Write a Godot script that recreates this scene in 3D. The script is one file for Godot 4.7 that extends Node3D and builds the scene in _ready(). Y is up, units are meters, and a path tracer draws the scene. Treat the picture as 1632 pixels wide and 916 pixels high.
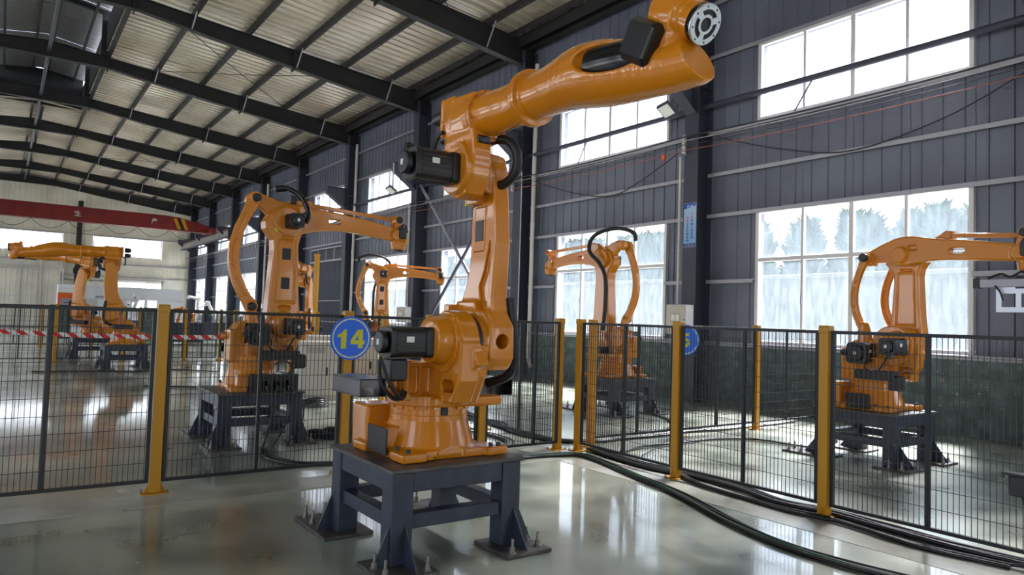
extends Node3D
# A robot test hall: fenced cells of orange robots along a windowed steel wall.
# x runs across the hall towards the window wall, y up, -z away along the hall; metres.

const BAY := 5.74
const Z0 := -9.14          # the column line that carries the poster
const WALL := 11.2
const WEST := -9.6
const RIDGE := 0.8
const END := -55.06
const NEAR := 19.56

var M := {}
var taken := {}
var kids := {}
var cache := {}

func _ready() -> void:
	# ---- camera, sky, exposure
	var cam := Camera3D.new()
	cam.name = "camera"
	add_child(cam)
	cam.position = Vector3(0, 1.45, 0)
	cam.basis = Basis(Vector3.UP, deg_to_rad(-35.648)) * Basis(Vector3.RIGHT, deg_to_rad(2.593)) * Basis(Vector3.BACK, deg_to_rad(1.828))
	cam.fov = 44.06
	cam.near = 0.05
	cam.far = 400.0
	cam.current = true
	var sky_mat := ProceduralSkyMaterial.new()
	sky_mat.sky_top_color = Color(0.80, 0.88, 1.0)
	sky_mat.sky_horizon_color = Color(0.97, 0.985, 1.0)
	sky_mat.sky_curve = 0.2
	sky_mat.ground_bottom_color = Color(0.45, 0.45, 0.43)
	sky_mat.ground_horizon_color = Color(0.75, 0.77, 0.78)
	sky_mat.sky_energy_multiplier = 1.0
	var sky := Sky.new()
	sky.sky_material = sky_mat
	var env := Environment.new()
	env.background_mode = Environment.BG_SKY
	env.sky = sky
	env.background_energy_multiplier = 5.0
	env.tonemap_mode = Environment.TONE_MAPPER_LINEAR
	env.tonemap_exposure = 1.2
	env.sdfgi_enabled = true
	env.ssao_enabled = true
	env.ssil_enabled = true
	var we := WorldEnvironment.new()
	we.name = "world_environment"
	we.environment = env
	add_child(we)
	var sun := DirectionalLight3D.new()
	sun.name = "sun"
	sun.light_energy = 17.0
	sun.light_color = Color(0.98, 0.98, 1.0)
	sun.light_angular_distance = 24.0
	sun.shadow_enabled = true
	sun.sky_mode = DirectionalLight3D.SKY_MODE_LIGHT_ONLY
	add_child(sun)
	sun.look_at_from_position(Vector3.ZERO, -Vector3(0.66, 0.70, -0.10), Vector3.UP)

	make_materials()
	build_shell()
	build_roof()
	build_windows()
	build_outside()
	build_fences()
	build_stands()
	build_robots()
	build_services()
	build_far_end()
	build_floor_things()

func noise(freq: float, seed_: int, oct := 4) -> FastNoiseLite:
	var n := FastNoiseLite.new()
	n.seed = seed_
	n.frequency = freq
	n.fractal_octaves = oct
	return n

func tex(freq: float, seed_: int, lo: Color, hi: Color, oct := 4, size := 512, mid := 0.5) -> NoiseTexture2D:
	var t := NoiseTexture2D.new()
	t.width = size
	t.height = size
	t.seamless = true
	t.noise = noise(freq, seed_, oct)
	var g := Gradient.new()
	g.set_color(0, lo)
	g.set_color(1, hi)
	g.set_offset(0, 0.15)
	g.set_offset(1, 0.88)
	g.add_point(mid, lo.lerp(hi, 0.5))
	t.color_ramp = g
	return t

func mat(c: Color, rough := 0.6, metal := 0.0) -> StandardMaterial3D:
	var m := StandardMaterial3D.new()
	m.albedo_color = c
	m.roughness = rough
	m.metallic = metal
	return m

func grain(m: StandardMaterial3D, t: Texture2D, scale: float, rt: Texture2D = null) -> StandardMaterial3D:
	m.albedo_texture = t
	m.uv1_triplanar = true
	m.uv1_world_triplanar = true
	m.uv1_scale = Vector3.ONE * scale
	if rt:
		m.roughness_texture = rt
		m.roughness = 1.0
	return m

func make_materials() -> void:
	var W := Color.WHITE
	M.orange = mat(Color(0.80, 0.485, 0.05), 0.26)
	M.orange.metallic_specular = 0.42
	M.orange.clearcoat_enabled = true
	M.orange.clearcoat = 0.55
	M.orange.clearcoat_roughness = 0.07
	M.deep_orange = mat(Color(0.80, 0.33, 0.05), 0.4)
	M.black = mat(Color(0.05, 0.05, 0.06), 0.4)
	M.rubber = mat(Color(0.06, 0.06, 0.065), 0.5)
	M.black_gloss = mat(Color(0.05, 0.05, 0.06), 0.22)
	M.silver = mat(Color(0.78, 0.79, 0.82), 0.3, 0.85)
	M.steel = mat(Color(0.55, 0.53, 0.5), 0.45, 0.8)
	M.label_white = mat(Color(0.86, 0.86, 0.84), 0.5)
	M.lime = mat(Color(0.72, 0.80, 0.12), 0.5)
	M.stand = grain(mat(Color(0.20, 0.225, 0.29), 0.42), tex(0.02, 5, Color(0.8, 0.8, 0.8), W), 0.7)
	M.stand_top = grain(mat(Color(0.38, 0.36, 0.35), 0.42, 0.2), tex(0.015, 6, Color(0.65, 0.62, 0.6), W), 0.8)
	M.yellow = mat(Color(0.74, 0.52, 0.05), 0.42)
	M.fence = mat(Color(0.07, 0.07, 0.08), 0.45)
	M.blue = mat(Color(0.08, 0.40, 0.90), 0.4)
	M.sign_yellow = mat(Color(0.80, 0.78, 0.16), 0.45)
	M.sign_ring = mat(Color(0.84, 0.84, 0.62), 0.45)
	M.sheet = grain(mat(Color(0.43, 0.45, 0.51), 0.45), tex(0.006, 7, Color(0.86, 0.86, 0.88), W), 0.15)
	M.cream = grain(mat(Color(0.92, 0.90, 0.84), 0.5), tex(0.006, 8, Color(0.9, 0.9, 0.88), W), 0.15)
	M.girt = mat(Color(0.62, 0.62, 0.65), 0.45, 0.3)
	M.wainscot = grain(mat(Color(0.36, 0.43, 0.43), 0.55), tex(0.02, 9, Color(0.62, 0.64, 0.62), W, 5), 0.4)
	M.stain = mat(Color(0.55, 0.56, 0.52), 0.8)
	M.column = mat(Color(0.22, 0.23, 0.29), 0.5)
	M.rafter = mat(Color(0.115, 0.115, 0.125), 0.6)
	M.roof = grain(mat(Color(0.95, 0.92, 0.87), 0.30, 0.55), tex(0.004, 10, Color(0.80, 0.78, 0.74), W), 0.12)
	M.roof_grey = mat(Color(0.50, 0.50, 0.50), 0.35, 0.5)
	M.concrete = grain(mat(Color(0.36, 0.36, 0.355), 0.85), tex(0.01, 11, Color(0.75, 0.75, 0.74), W, 5), 0.2)
	M.ground = mat(Color(0.74, 0.72, 0.67), 0.9)
	M.leaf = mat(Color(0.27, 0.33, 0.32), 0.8)
	M.leaf.backlight_enabled = true
	M.leaf.backlight = Color(0.1, 0.14, 0.1)
	M.bark = mat(Color(0.35, 0.28, 0.22), 0.9)
	M.frame = mat(Color(0.83, 0.82, 0.82), 0.4)
	M.pipe_white = mat(Color(0.78, 0.76, 0.74), 0.45)
	M.wire = mat(Color(0.13, 0.12, 0.14), 0.5)
	M.wire_light = mat(Color(0.65, 0.63, 0.63), 0.4, 0.4)
	M.copper = mat(Color(0.55, 0.30, 0.25), 0.4)
	M.cable = mat(Color(0.05, 0.05, 0.055), 0.4)
	M.cable_green = mat(Color(0.08, 0.30, 0.18), 0.4)
	M.red = grain(mat(Color(0.50, 0.10, 0.09), 0.5), tex(0.01, 12, Color(0.85, 0.82, 0.82), W), 0.3)
	M.tape_red = mat(Color(0.80, 0.10, 0.10), 0.5)
	M.white = mat(Color(0.88, 0.88, 0.88), 0.45)
	M.partition = mat(Color(0.80, 0.80, 0.82), 0.5)
	M.beige = mat(Color(0.74, 0.71, 0.66), 0.5)
	M.beige_dark = mat(Color(0.62, 0.60, 0.57), 0.5)
	M.cardboard = mat(Color(0.52, 0.40, 0.28), 0.85)
	M.cloth = mat(Color(0.08, 0.08, 0.10), 0.95)
	M.screen = mat(Color(0.55, 0.55, 0.58), 0.3)
	M.machine_orange = mat(Color(0.88, 0.36, 0.10), 0.5)
	M.aluminium = mat(Color(0.80, 0.82, 0.86), 0.35, 0.5)
	# glossy green-grey coating of the floor, worn and scuffed
	M.floor = grain(mat(Color(0.75, 0.77, 0.69), 0.2, 0.25), tex(0.006, 21, Color(0.60, 0.62, 0.61), W, 6, 1024), 0.11)
	M.floor.roughness_texture = tex(0.012, 22, Color(0.26, 0.26, 0.26), Color(0.46, 0.46, 0.46), 5, 1024)
	M.floor.roughness = 1.0
	M.floor.metallic_specular = 0.9
	M.floor.clearcoat_enabled = true
	M.floor.clearcoat = 0.7
	M.floor.clearcoat_roughness = 0.07
	var wav := NoiseTexture2D.new()
	wav.width = 512; wav.height = 512; wav.seamless = true; wav.as_normal_map = true; wav.bump_strength = 1.0
	wav.noise = noise(0.01, 23, 3)
	M.floor.normal_enabled = true
	M.floor.normal_texture = wav
	M.floor.normal_scale = 0.06
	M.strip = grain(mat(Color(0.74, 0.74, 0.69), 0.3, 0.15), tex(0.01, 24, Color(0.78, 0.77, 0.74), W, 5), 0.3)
	# panes: clear ones above, dusty ones below
	M.pane = mat(Color(0.9, 0.95, 1.0, 0.06), 0.05)
	M.pane.transparency = BaseMaterial3D.TRANSPARENCY_ALPHA
	M.dusty = grain(mat(Color(0.86, 0.91, 0.95, 0.22), 0.7), tex(0.02, 25, Color(0.82, 0.82, 0.80), W, 5), 1.0)
	M.dusty.uv1_scale = Vector3(0.8, 0.16, 0.8)
	M.dusty.transparency = BaseMaterial3D.TRANSPARENCY_ALPHA
	M.dusty.backlight_enabled = true
	M.dusty.backlight = Color(0.48, 0.485, 0.485)

func zc(k: int) -> float:
	return Z0 - BAY * k

func roof_y(x: float) -> float:      # top of the rafters
	return 9.69 - 0.094 * absf(x - RIDGE)

func soffit_y(x: float) -> float:    # underside of the rafters
	var d := absf(x - RIDGE)
	if d < 1.7: return 9.2
	if d < 4.6: return lerpf(9.2, 8.79, (d - 1.7) / 2.9)
	return lerpf(8.79, 8.12, (d - 4.6) / 5.3)

# a ribbed sheet over [a,b] along u and [y0,y1] along v, its ribs standing towards n
func ribbed(o: Vector3, u: Vector3, v: Vector3, n: Vector3, len_u: float, len_v: float, pitch: float, rib_w: float, rib_h: float) -> MB:
	var mb := MB.new()
	var p: Array[Vector2] = [Vector2(0.004, 0)]
	var cnt := maxi(1, roundi(len_u / pitch))
	for i in cnt:
		var c := len_u * (i + 0.5) / cnt
		p.append(Vector2(c - rib_w, 0)); p.append(Vector2(c - rib_w * 0.5, rib_h)); p.append(Vector2(c + rib_w * 0.5, rib_h)); p.append(Vector2(c + rib_w, 0))
	p.append(Vector2(len_u - 0.004, 0))
	for i in p.size() - 1:
		var d := p[i + 1] - p[i]
		var m := (n * d.x - u * d.y).normalized()
		var a := o + u * p[i].x + n * p[i].y
		var b := o + u * p[i + 1].x + n * p[i + 1].y
		mb.quad(a, b, b + v * len_v, a + v * len_v, m)
	return mb

func window_span(k: int) -> Vector2:    # far and near edge of the window of the bay before column k
	var c := zc(k) + BAY * 0.5 + 0.13
	return Vector2(c - 1.80, c + 1.80)

func build_shell() -> void:
	# floor
	var fl := put(MB.new().box(Vector3((WALL + WEST) / 2, -0.15, (NEAR + END) / 2), Vector3(WALL - WEST + 0.8, 0.3, NEAR - END + 0.8)), "floor", M.floor)
	tag(fl, "glossy grey-green coated concrete floor of the hall", "floor", "", "structure")
	put(MB.new().box(Vector3(5.04, 0.001, -2.1), Vector3(0.50, 0.004, 8.7)), "pale_strip", M.strip, fl)  # pale colour paints in floor reflection, and differing polish, beside the fence
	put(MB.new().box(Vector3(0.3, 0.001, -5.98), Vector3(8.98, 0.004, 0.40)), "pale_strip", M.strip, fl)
	var rf := RandomNumberGenerator.new()
	rf.seed = 77
	var fleck := MB.new()
	for i in 170:
		var pg := PackedVector2Array()
		var r := rf.randf_range(0.002, 0.006) * (2.0 if rf.randf() < 0.1 else 1.0)
		for j in 5: pg.push_back(Vector2.from_angle(TAU * j / 5.0) * r * rf.randf_range(0.5, 1.3))
		fleck.prism(pg, 0.0, 0.0012, 0.0, Transform3D(Basis(Vector3.RIGHT, -PI / 2), Vector3(rf.randf_range(0.2, 4.8), 0.0, rf.randf_range(-5.9, -1.6))))
	put(fleck, "paint_flecks", M.strip, fl).set_meta("kind", "stuff")
	# long window wall
	var wr := put(wall_core(WALL + 0.12, true), "wall_right", M.sheet)
	tag(wr, "long grey ribbed steel wall with two rows of windows", "wall", "", "structure")
	for k in range(-2, 9):
		var a := zc(k)
		var ws := window_span(k)
		var zs := [a, ws.x, ws.x + 0.9, ws.x + 1.8, ws.x + 2.7, ws.y, a + BAY]
		for i in 6:
			var u0: float = zs[i]
			var w: float = zs[i + 1] - u0
			var inside := i > 0 and i < 5
			var gaps := [[1.16, 3.60], [3.60, 5.24], [5.24, 8.95]] if not inside else [[3.58, 5.26], [6.70, 8.95]]
			if k == 4 and inside: gaps = [[4.2, 5.26], [6.70, 8.95]]
			if k == -1 or k == -2: pass
			for g in gaps:
				put(ribbed(Vector3(WALL, g[0], u0), Vector3.BACK, Vector3.UP, Vector3.LEFT, w, g[1] - g[0], 0.30, 0.022, 0.022), "cladding_sheet", M.sheet, wr)
		# girts
		for y in [1.15, 2.33, 3.60, 4.40, 5.23, 6.73, 7.8]:
			var spans := [[a + 0.15, a + BAY - 0.15]]
			if y == 2.33 or y == 1.15 and false:
				spans = [[a + 0.15, ws.x], [ws.y, a + BAY - 0.15]]
			if k == 4 and y < 3.7:
				spans = [[a + 0.15, ws.x], [ws.y, a + BAY - 0.15]]
			for s in spans:
				var gm := MB.new()
				gm.box(Vector3(WALL - 0.07, y, (s[0] + s[1]) / 2), Vector3(0.13, 0.012, s[1] - s[0]))
				gm.box(Vector3(WALL - 0.13, y - 0.03, (s[0] + s[1]) / 2), Vector3(0.012, 0.07, s[1] - s[0]))
				put(gm, "girt", M.girt, wr)
		# painted dado below the sills
		if k != 4:
			put(MB.new().box(Vector3(WALL - 0.03, 0.55, a + BAY / 2), Vector3(0.10, 1.1, BAY - 0.01), 0.005), "dado", M.wainscot, wr)
		else:
			for s in [[a, ws.x], [ws.y, a + BAY]]:
				put(MB.new().box(Vector3(WALL - 0.03, 0.55, (s[0] + s[1]) / 2), Vector3(0.10, 1.1, s[1] - s[0] - 0.01), 0.005), "dado", M.wainscot, wr)
		if k >= 0 and k < 9:
			put(MB.new().box(Vector3(WALL - 0.06, 1.125, a + BAY / 2), Vector3(0.18, 0.05, BAY - 0.3), 0.008), "sill_ledge", M.girt, wr)
	# scuffs where the paint of the dado has chipped
	var rng := RandomNumberGenerator.new()
	rng.seed = 41
	var chips := MB.new()
	for i in 260:
		var z := rng.randf_range(-11.0, -3.2)
		var y := clampf(rng.randfn(0.62, 0.28), 0.08, 1.05)
		var r := rng.randf_range(0.004, 0.013) * (2.4 if rng.randf() < 0.08 else 1.0)
		var pg := PackedVector2Array()
		for j in 6:
			pg.push_back(Vector2.from_angle(TAU * j / 6.0) * r * rng.randf_range(0.5, 1.3))
		chips.prism(pg, 0.0, 0.0016, 0.0, facing(Vector3(WALL - 0.0805, y, z), Vector3.LEFT))
	put(chips, "paint_chips", M.stain, wr).set_meta("kind", "stuff")
	# opposite long wall, end wall behind the camera
	var wl := put(wall_core(WEST - 0.12, false), "wall_left", M.sheet)
	tag(wl, "grey steel wall on the side away from the windows in view", "wall", "", "structure")
	var wb := put(MB.new().box(Vector3((WALL + WEST) / 2, 7.2, NEAR + 0.1), Vector3(WALL - WEST + 0.6, 5.6, 0.2)).box(Vector3(-5.6, 2.2, NEAR + 0.1), Vector3(8.4, 4.4, 0.2)).box(Vector3(7.2, 2.2, NEAR + 0.1), Vector3(8.4, 4.4, 0.2)), "wall_back", M.cream)  # open gateway added behind the camera so daylight reaches the robot fronts
	tag(wb, "pale end wall behind the camera with an open gateway", "wall", "", "structure")
	# columns
	for k in range(-3, 9):
		for side: int in [1, -1]:
			if side == -1 and k < 4: continue
			var xo := 11.19 if side == 1 else -9.59
			var c := MB.new()
			c.box(Vector3(xo - side * 0.44, 4.25, 0), Vector3(0.018, 8.5, 0.34), 0.003)
			c.box(Vector3(xo - side * 0.02, 4.25, 0), Vector3(0.018, 8.5, 0.34), 0.003)
			c.box(Vector3(xo - side * 0.23, 4.25, 0), Vector3(0.42, 8.5, 0.014))
			var o := thing("column", column_label(k, side), "column", Vector3(0, 0, zc(k) + (0.35 if k == 8 else 0.0)), 0.0, "columns of the far long wall" if side == -1 else "", "structure")
			put(c, "shaft", M.column, o)
			put(MB.new().box(Vector3(xo - side * 0.23, 0.012, 0), Vector3(0.55, 0.024, 0.42), 0.004), "base_plate", M.column, o)
			if side == 1:
				var b := MB.new()
				b.box(Vector3(10.36, 6.35, 0), Vector3(0.78, 0.02, 0.26), 0.003)
				b.prism(V2([9.97, 6.10, 10.75, 5.55, 10.75, 6.34, 9.97, 6.34]), -0.007, 0.007)
				b.bar(Vector3(9.97, 6.10, 0), Vector3(10.75, 5.55, 0), 0.26, 0.016)
				b.box(Vector3(9.97, 6.22, 0), Vector3(0.014, 0.26, 0.26))
				put(b, "bracket", M.column, o)
				for s: int in [-1, 1]:
					put(MB.new().box(Vector3(10.97, 6.1, s * 0.09), Vector3(0.42, 0.014, 0.15)), "stiffener", M.column, o)

func column_label(k: int, side: int) -> String:
	if side == -1: return "dark steel column of the opposite long wall"
	var n := {-1: "dark steel column just past the right edge beside the nearest window", 0: "dark steel column carrying the blue and white slogan poster", 1: "dark steel column behind the upper arm of the big front robot", 2: "dark steel column with crossed braces at its foot and a small white box", 3: "dark steel column behind the forearm of the palletizing robot", 4: "dark steel column just right of the palletizing robot's curved link", 5: "dark steel column seen through the loop of the curved link", 6: "dark steel column left of the curved link, under the striped runway", 7: "dark steel column beyond the red crane girder's end", 8: "dark steel column in the far corner of the hall"}
	return n.get(k, "dark steel column of the window wall behind the camera")

# outer skin of a long wall as a mass with openings for the windows
func wall_core(x: float, right: bool) -> MB:
	var mb := MB.new()
	var t := 0.16
	var zz := (NEAR + END) / 2
	var ll := NEAR - END + 0.4
	var s := 1.0 if right else -1.0
	var xx := x + s * 0.0
	# gateways added in three far bays of this unseen wall, brightening the far end
	var low := 0.57
	var before := END - 0.2
	for k in range(8, -5, -1):
		if right or k % 2 != 0 or k < 4: continue
		var ws := window_span(k)
		mb.box(Vector3(xx, low, (before + ws.x) / 2), Vector3(t, 1.16, ws.x - before))
		mb.box(Vector3(xx, 4.42, (before + ws.x) / 2), Vector3(t, 1.66, ws.x - before))
		before = ws.y
		mb.box(Vector3(xx, 4.86, (ws.x + ws.y) / 2), Vector3(t, 0.78, ws.y - ws.x))
	mb.box(Vector3(xx, low, (before + NEAR + 0.2) / 2), Vector3(t, 1.16, NEAR + 0.2 - before))
	mb.box(Vector3(xx, 4.42, (before + NEAR + 0.2) / 2), Vector3(t, 1.66, NEAR + 0.2 - before))
	mb.box(Vector3(xx, 7.95, zz), Vector3(t, 2.5, ll))
	var prev := END - 0.2
	for k in range(8, -5, -1):
		var ws := window_span(k)
		for y in [[1.15, 3.60], [5.24, 6.72]]:
			mb.box(Vector3(xx, (y[0] + y[1]) / 2, (prev + ws.x) / 2), Vector3(t, y[1] - y[0], ws.x - prev))
		prev = ws.y
	for y in [[1.15, 3.60], [5.24, 6.72]]:
		mb.box(Vector3(xx, (y[0] + y[1]) / 2, (prev + NEAR + 0.2) / 2), Vector3(t, y[1] - y[0], NEAR + 0.2 - prev))
	return mb

func build_roof() -> void:
	var ce := thing("ceiling", "pale ribbed sheet roof on dark steel rafters and purlins", "ceiling", Vector3.ZERO, 0.0, "", "structure")
	# outer skin
	var vent_z := -35.2
	for side: int in [1, -1]:
		var skin := MB.new()
		var xa := RIDGE + side * 1.55
		var xb := RIDGE + side * 10.9
		skin.bar(Vector3(xa, roof_y(xa) + 0.36, (NEAR + END) / 2), Vector3(xb, roof_y(xb) + 0.36, (NEAR + END) / 2), NEAR - END + 0.6, 0.06)
		var xr := RIDGE - side * 0.01
		skin.bar(Vector3(xr, roof_y(xr) + 0.36, (vent_z + END) / 2), Vector3(xa, roof_y(xa) + 0.36, (vent_z + END) / 2), vent_z - END + 0.6, 0.06)
		put(skin, "roof_skin", M.roof_grey, ce)
		# ribbed lining sheets, six to a bay
		for k in range(-4, 9):
			for i in 6:
				var z := zc(k) + BAY * i / 6.0
				if z > 12.0 or (side == -1 and k > 20): continue
				var x0 := RIDGE if z < vent_z - 0.2 else xa
				var o := Vector3(x0, roof_y(x0) + 0.21, z)
				var e := Vector3(xb, roof_y(xb) + 0.21, z)
				var v := (e - o)
				put(ribbed(o, Vector3.BACK, v.normalized(), Vector3.DOWN, BAY / 6.0, v.length(), 0.32, 0.013, 0.034), "roof_sheet", M.roof, ce)
		# purlins
		for i in 8:
			var x := RIDGE + side * (0.15 if i == 0 else 1.60 + 1.445 * (i - 1))
			var z0 := vent_z if i == 0 else NEAR
			var p := MB.new()
			var y := roof_y(x) + 0.1
			p.box(Vector3(x, y, (z0 + END) / 2), Vector3(0.012, 0.2, z0 - END))
			p.box(Vector3(x + 0.035 * side, y - 0.095, (z0 + END) / 2), Vector3(0.07, 0.012, z0 - END))
			put(p, "purlin", M.rafter, ce)
		var ev := MB.new()
		for q in [[10.15, 8.62, 0.14, 0.16], [10.0, 8.86, 0.10, 0.1], [9.80, 8.66, 0.05, 0.24], [10.10, 8.72, 0.62, 0.02], [9.55, 8.80, 0.04, 0.14]]:
			ev.box(Vector3(RIDGE + side * q[0], q[1], (NEAR + END) / 2), Vector3(q[2], q[3], NEAR - END))
		put(ev, "eaves_beam", M.rafter, ce)
	put(MB.new().cyl(Vector3(RIDGE, 9.40, NEAR), Vector3(RIDGE, 9.40, END), 0.055, 12), "ridge_tube", M.column, ce)
	# rafters
	for k in range(-3, 9):
		var o := thing("rafter", rafter_label(k), "rafter", Vector3(0, 0, zc(k) + (0.35 if k == 8 else 0.0)), 0.0, "rafters above and behind the camera" if k < 1 else "", "structure")
		for side: int in [1, -1]:
			var xs := [0.0, 1.7, 4.6, 9.9]
			var pg := PackedVector2Array()
			for d in xs: pg.push_back(Vector2(RIDGE + side * d, soffit_y(RIDGE + side * d)))
			pg.push_back(Vector2(RIDGE + side * 10.38, 8.06))
			pg.push_back(Vector2(RIDGE + side * 10.38, roof_y(RIDGE + side * 10.38)))
			pg.push_back(Vector2(RIDGE, roof_y(RIDGE)))
			put(MB.new().prism(pg, -0.008, 0.008), "web", M.rafter, o)
			var f := MB.new()
			for i in 3:
				f.bar(Vector3(pg[i].x, pg[i].y, 0), Vector3(pg[i + 1].x, pg[i + 1].y, 0), 0.22, 0.014)
			f.bar(Vector3(pg[6].x, pg[6].y, 0), Vector3(pg[5].x, pg[5].y, 0), 0.22, 0.014)
			put(f, "flange", M.rafter, o)
			for x in [1.6, 5.8]:
				var xx: float = RIDGE + side * x
				put(MB.new().box(Vector3(xx, (soffit_y(xx) + roof_y(xx)) / 2 - 0.04, 0), Vector3(0.03, roof_y(xx) - soffit_y(xx) + 0.12, 0.24), 0.003), "joint_plate", M.rafter, o)
			for i in [2, 4, 6]:
				var xx: float = RIDGE + side * (1.60 + 1.445 * (i - 1))
				for s in [1]:
					put(MB.new().bar(Vector3(xx - side * 0.05, soffit_y(xx) + 0.02, s * 0.11), Vector3(xx, roof_y(xx) + 0.02, s * 0.42), 0.03, 0.03), "fly_brace", M.girt, o)
	# bracing rods under the roof
	for q in [[0, 1], [2, 3], [5, 6]]:
		var rods := MB.new()
		var za := zc(q[0])
		var zb := zc(q[1])
		for s in [[3.2, 8.6], [8.6, 3.2]]:
			var pa := Vector3(s[0], roof_y(s[0]) - 0.12, za)
			var pb := Vector3(s[1], roof_y(s[1]) - 0.12, zb)
			rods.tube(PackedVector3Array([pa, (pa + pb) / 2 - Vector3(0, 0.06, 0), pb]), 0.011, 6)
		put(rods, "bracing_rod", M.rafter, ce)
	# raised ventilator along the ridge
	var ve := thing("ridge_ventilator", "dark raised ventilator hood along the ridge of the roof", "roof vent", Vector3.ZERO, 0.0, "", "structure")
	for side: int in [1, -1]:
		var x := RIDGE + side * 1.55
		put(MB.new().box(Vector3(x, 10.25, (NEAR + vent_z) / 2), Vector3(0.05, 0.94, NEAR - vent_z)), "side_sheet", M.rafter, ve)
		var hood := MB.new()
		for i in 12:
			var zz := vent_z + (NEAR - vent_z) * i / 12.0
			hood.add(ribbed(Vector3(RIDGE, 11.28, zz), Vector3.BACK, Vector3(side * 2.0, -0.30, 0).normalized(), Vector3.DOWN, (NEAR - vent_z) / 12.0, 2.02, 0.19, 0.018, 0.02))
		put(hood, "hood_sheet", M.roof_grey, ve)
		for k in range(-2, 5):
			put(MB.new().box(Vector3(x - side * 0.05, 10.35, zc(k)), Vector3(0.22, 1.5, 0.2), 0.004).bar(Vector3(x, 11.02, zc(k)), Vector3(RIDGE, 11.2, zc(k)), 0.16, 0.14), "post", M.rafter, ve)
	put(MB.new().box(Vector3(RIDGE, 10.5, vent_z), Vector3(3.1, 1.5, 0.05)), "end_sheet", M.rafter, ve)
	for side: int in [1, -1]:
		for sx in [0.25, 1.2]:
			var x: float = RIDGE + side * sx
			put(MB.new().box(Vector3(x, 11.16 - 0.15 * sx, (NEAR + vent_z) / 2), Vector3(0.07, 0.1, NEAR - vent_z)), "purlin", M.rafter, ve)

func rafter_label(k: int) -> String:
	var n := {1: "nearest dark steel rafter, ending above the big front robot's forearm", 2: "second dark steel rafter from the front, ending behind the front robot's elbow", 3: "third dark steel rafter, crossing the frame from the upper left to mid-top", 4: "fourth dark steel rafter, ending just right of the palletizer's hose", 5: "fifth dark steel rafter, ending above the palletizer's forearm", 6: "sixth dark steel rafter, ending above the palletizer's curved link", 7: "seventh dark steel rafter, just in front of the red crane", 8: "last dark steel rafter, against the far end wall above the crane"}
	return n.get(k, "dark steel rafter overhead near the camera")

func window_frame(lo: float, hi: float, z0: float, z1: float, transom: float, x := WALL) -> MB:
	var m := MB.new()
	var d := 0.09
	var xx := x - 0.02
	m.box(Vector3(xx, lo + 0.03, (z0 + z1) / 2), Vector3(d, 0.06, z1 - z0), 0.006)
	m.box(Vector3(xx, hi - 0.03, (z0 + z1) / 2), Vector3(d, 0.06, z1 - z0), 0.006)
	for z in [z0 + 0.035, z1 - 0.035]:
		m.box(Vector3(xx, (lo + hi) / 2, z), Vector3(d, hi - lo - 0.12, 0.07), 0.006)
	if transom > 0:
		m.box(Vector3(xx, transom, (z0 + z1) / 2), Vector3(d, 0.07, z1 - z0 - 0.14), 0.006)
	return m

func build_windows() -> void:
	var far_words := ["", "", "", "third", "", "fifth", "sixth", "seventh", "eighth"]
	var n := 0
	for k in range(-4, 9):
		var ws := window_span(k)
		var w := ws.y - ws.x
		for row in 2:
			if k == 4 and row == 0: continue
			var lo := 1.15 if row == 0 else 5.25
			var hi := 3.60 if row == 0 else 6.71
			n += 1
			var o := Node3D.new()
			o.name = "window_%d" % n
			add_child(o)
			var what: String = ["tall eight-pane lower", "four-pane upper"][row]
			var where := "of the window wall behind the camera"
			if k >= 0:
				where = ["nearest the right edge of the view", "beyond the slogan poster column", "behind the front robot's lower arm" if row == 0 else "behind the front robot's elbow hose", "behind the small robot left of the white box" if row == 0 else "above the palletizer's wrist", "above the tall sheet door", "just right of the palletizer's waist" if row == 0 else "behind the palletizer's upper arm", "inside the loop of the curved link", "left of the curved link", "in the last bay by the far corner"][k]
			tag(o, "%s window with pale frame, %s" % [what, where], "window", "windows behind the camera" if k < 0 else "", "structure")
			put(window_frame(lo, hi, ws.x, ws.y, 2.68 if row == 0 else 0.0), "frame", M.frame, o)
			for i in 3:
				var z := ws.x + 0.07 + (w - 0.14) * (i + 1) / 4.0
				put(MB.new().box(Vector3(WALL - 0.02, (lo + hi) / 2, z), Vector3(0.075, hi - lo - 0.12, 0.075 if i == 1 else 0.05), 0.005), "mullion", M.frame, o)
			if k < -2:
				continue
			for i in 4:
				var za := ws.x + 0.07 + (w - 0.14) * i / 4.0 + 0.03
				var zb := ws.x + 0.07 + (w - 0.14) * (i + 1) / 4.0 - 0.03
				var ys := [[lo + 0.06, 2.645], [2.715, hi - 0.06]] if row == 0 else [[lo + 0.06, hi - 0.06]]
				for y in ys:
					put(MB.new().box(Vector3(WALL - 0.02 + 0.008 * (i % 2), (y[0] + y[1]) / 2, (za + zb) / 2), Vector3(0.005, y[1] - y[0], zb - za)), "pane", M.dusty if row == 0 else M.pane, o)
			if row == 0:
				var hd := MB.new()
				for i in [0, 2]:
					hd.box(Vector3(WALL - 0.07, 1.95, ws.x + 0.07 + (w - 0.14) * (i + 1) / 4.0), Vector3(0.03, 0.13, 0.03), 0.006)
				put(hd, "latch", M.girt, o)

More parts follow.
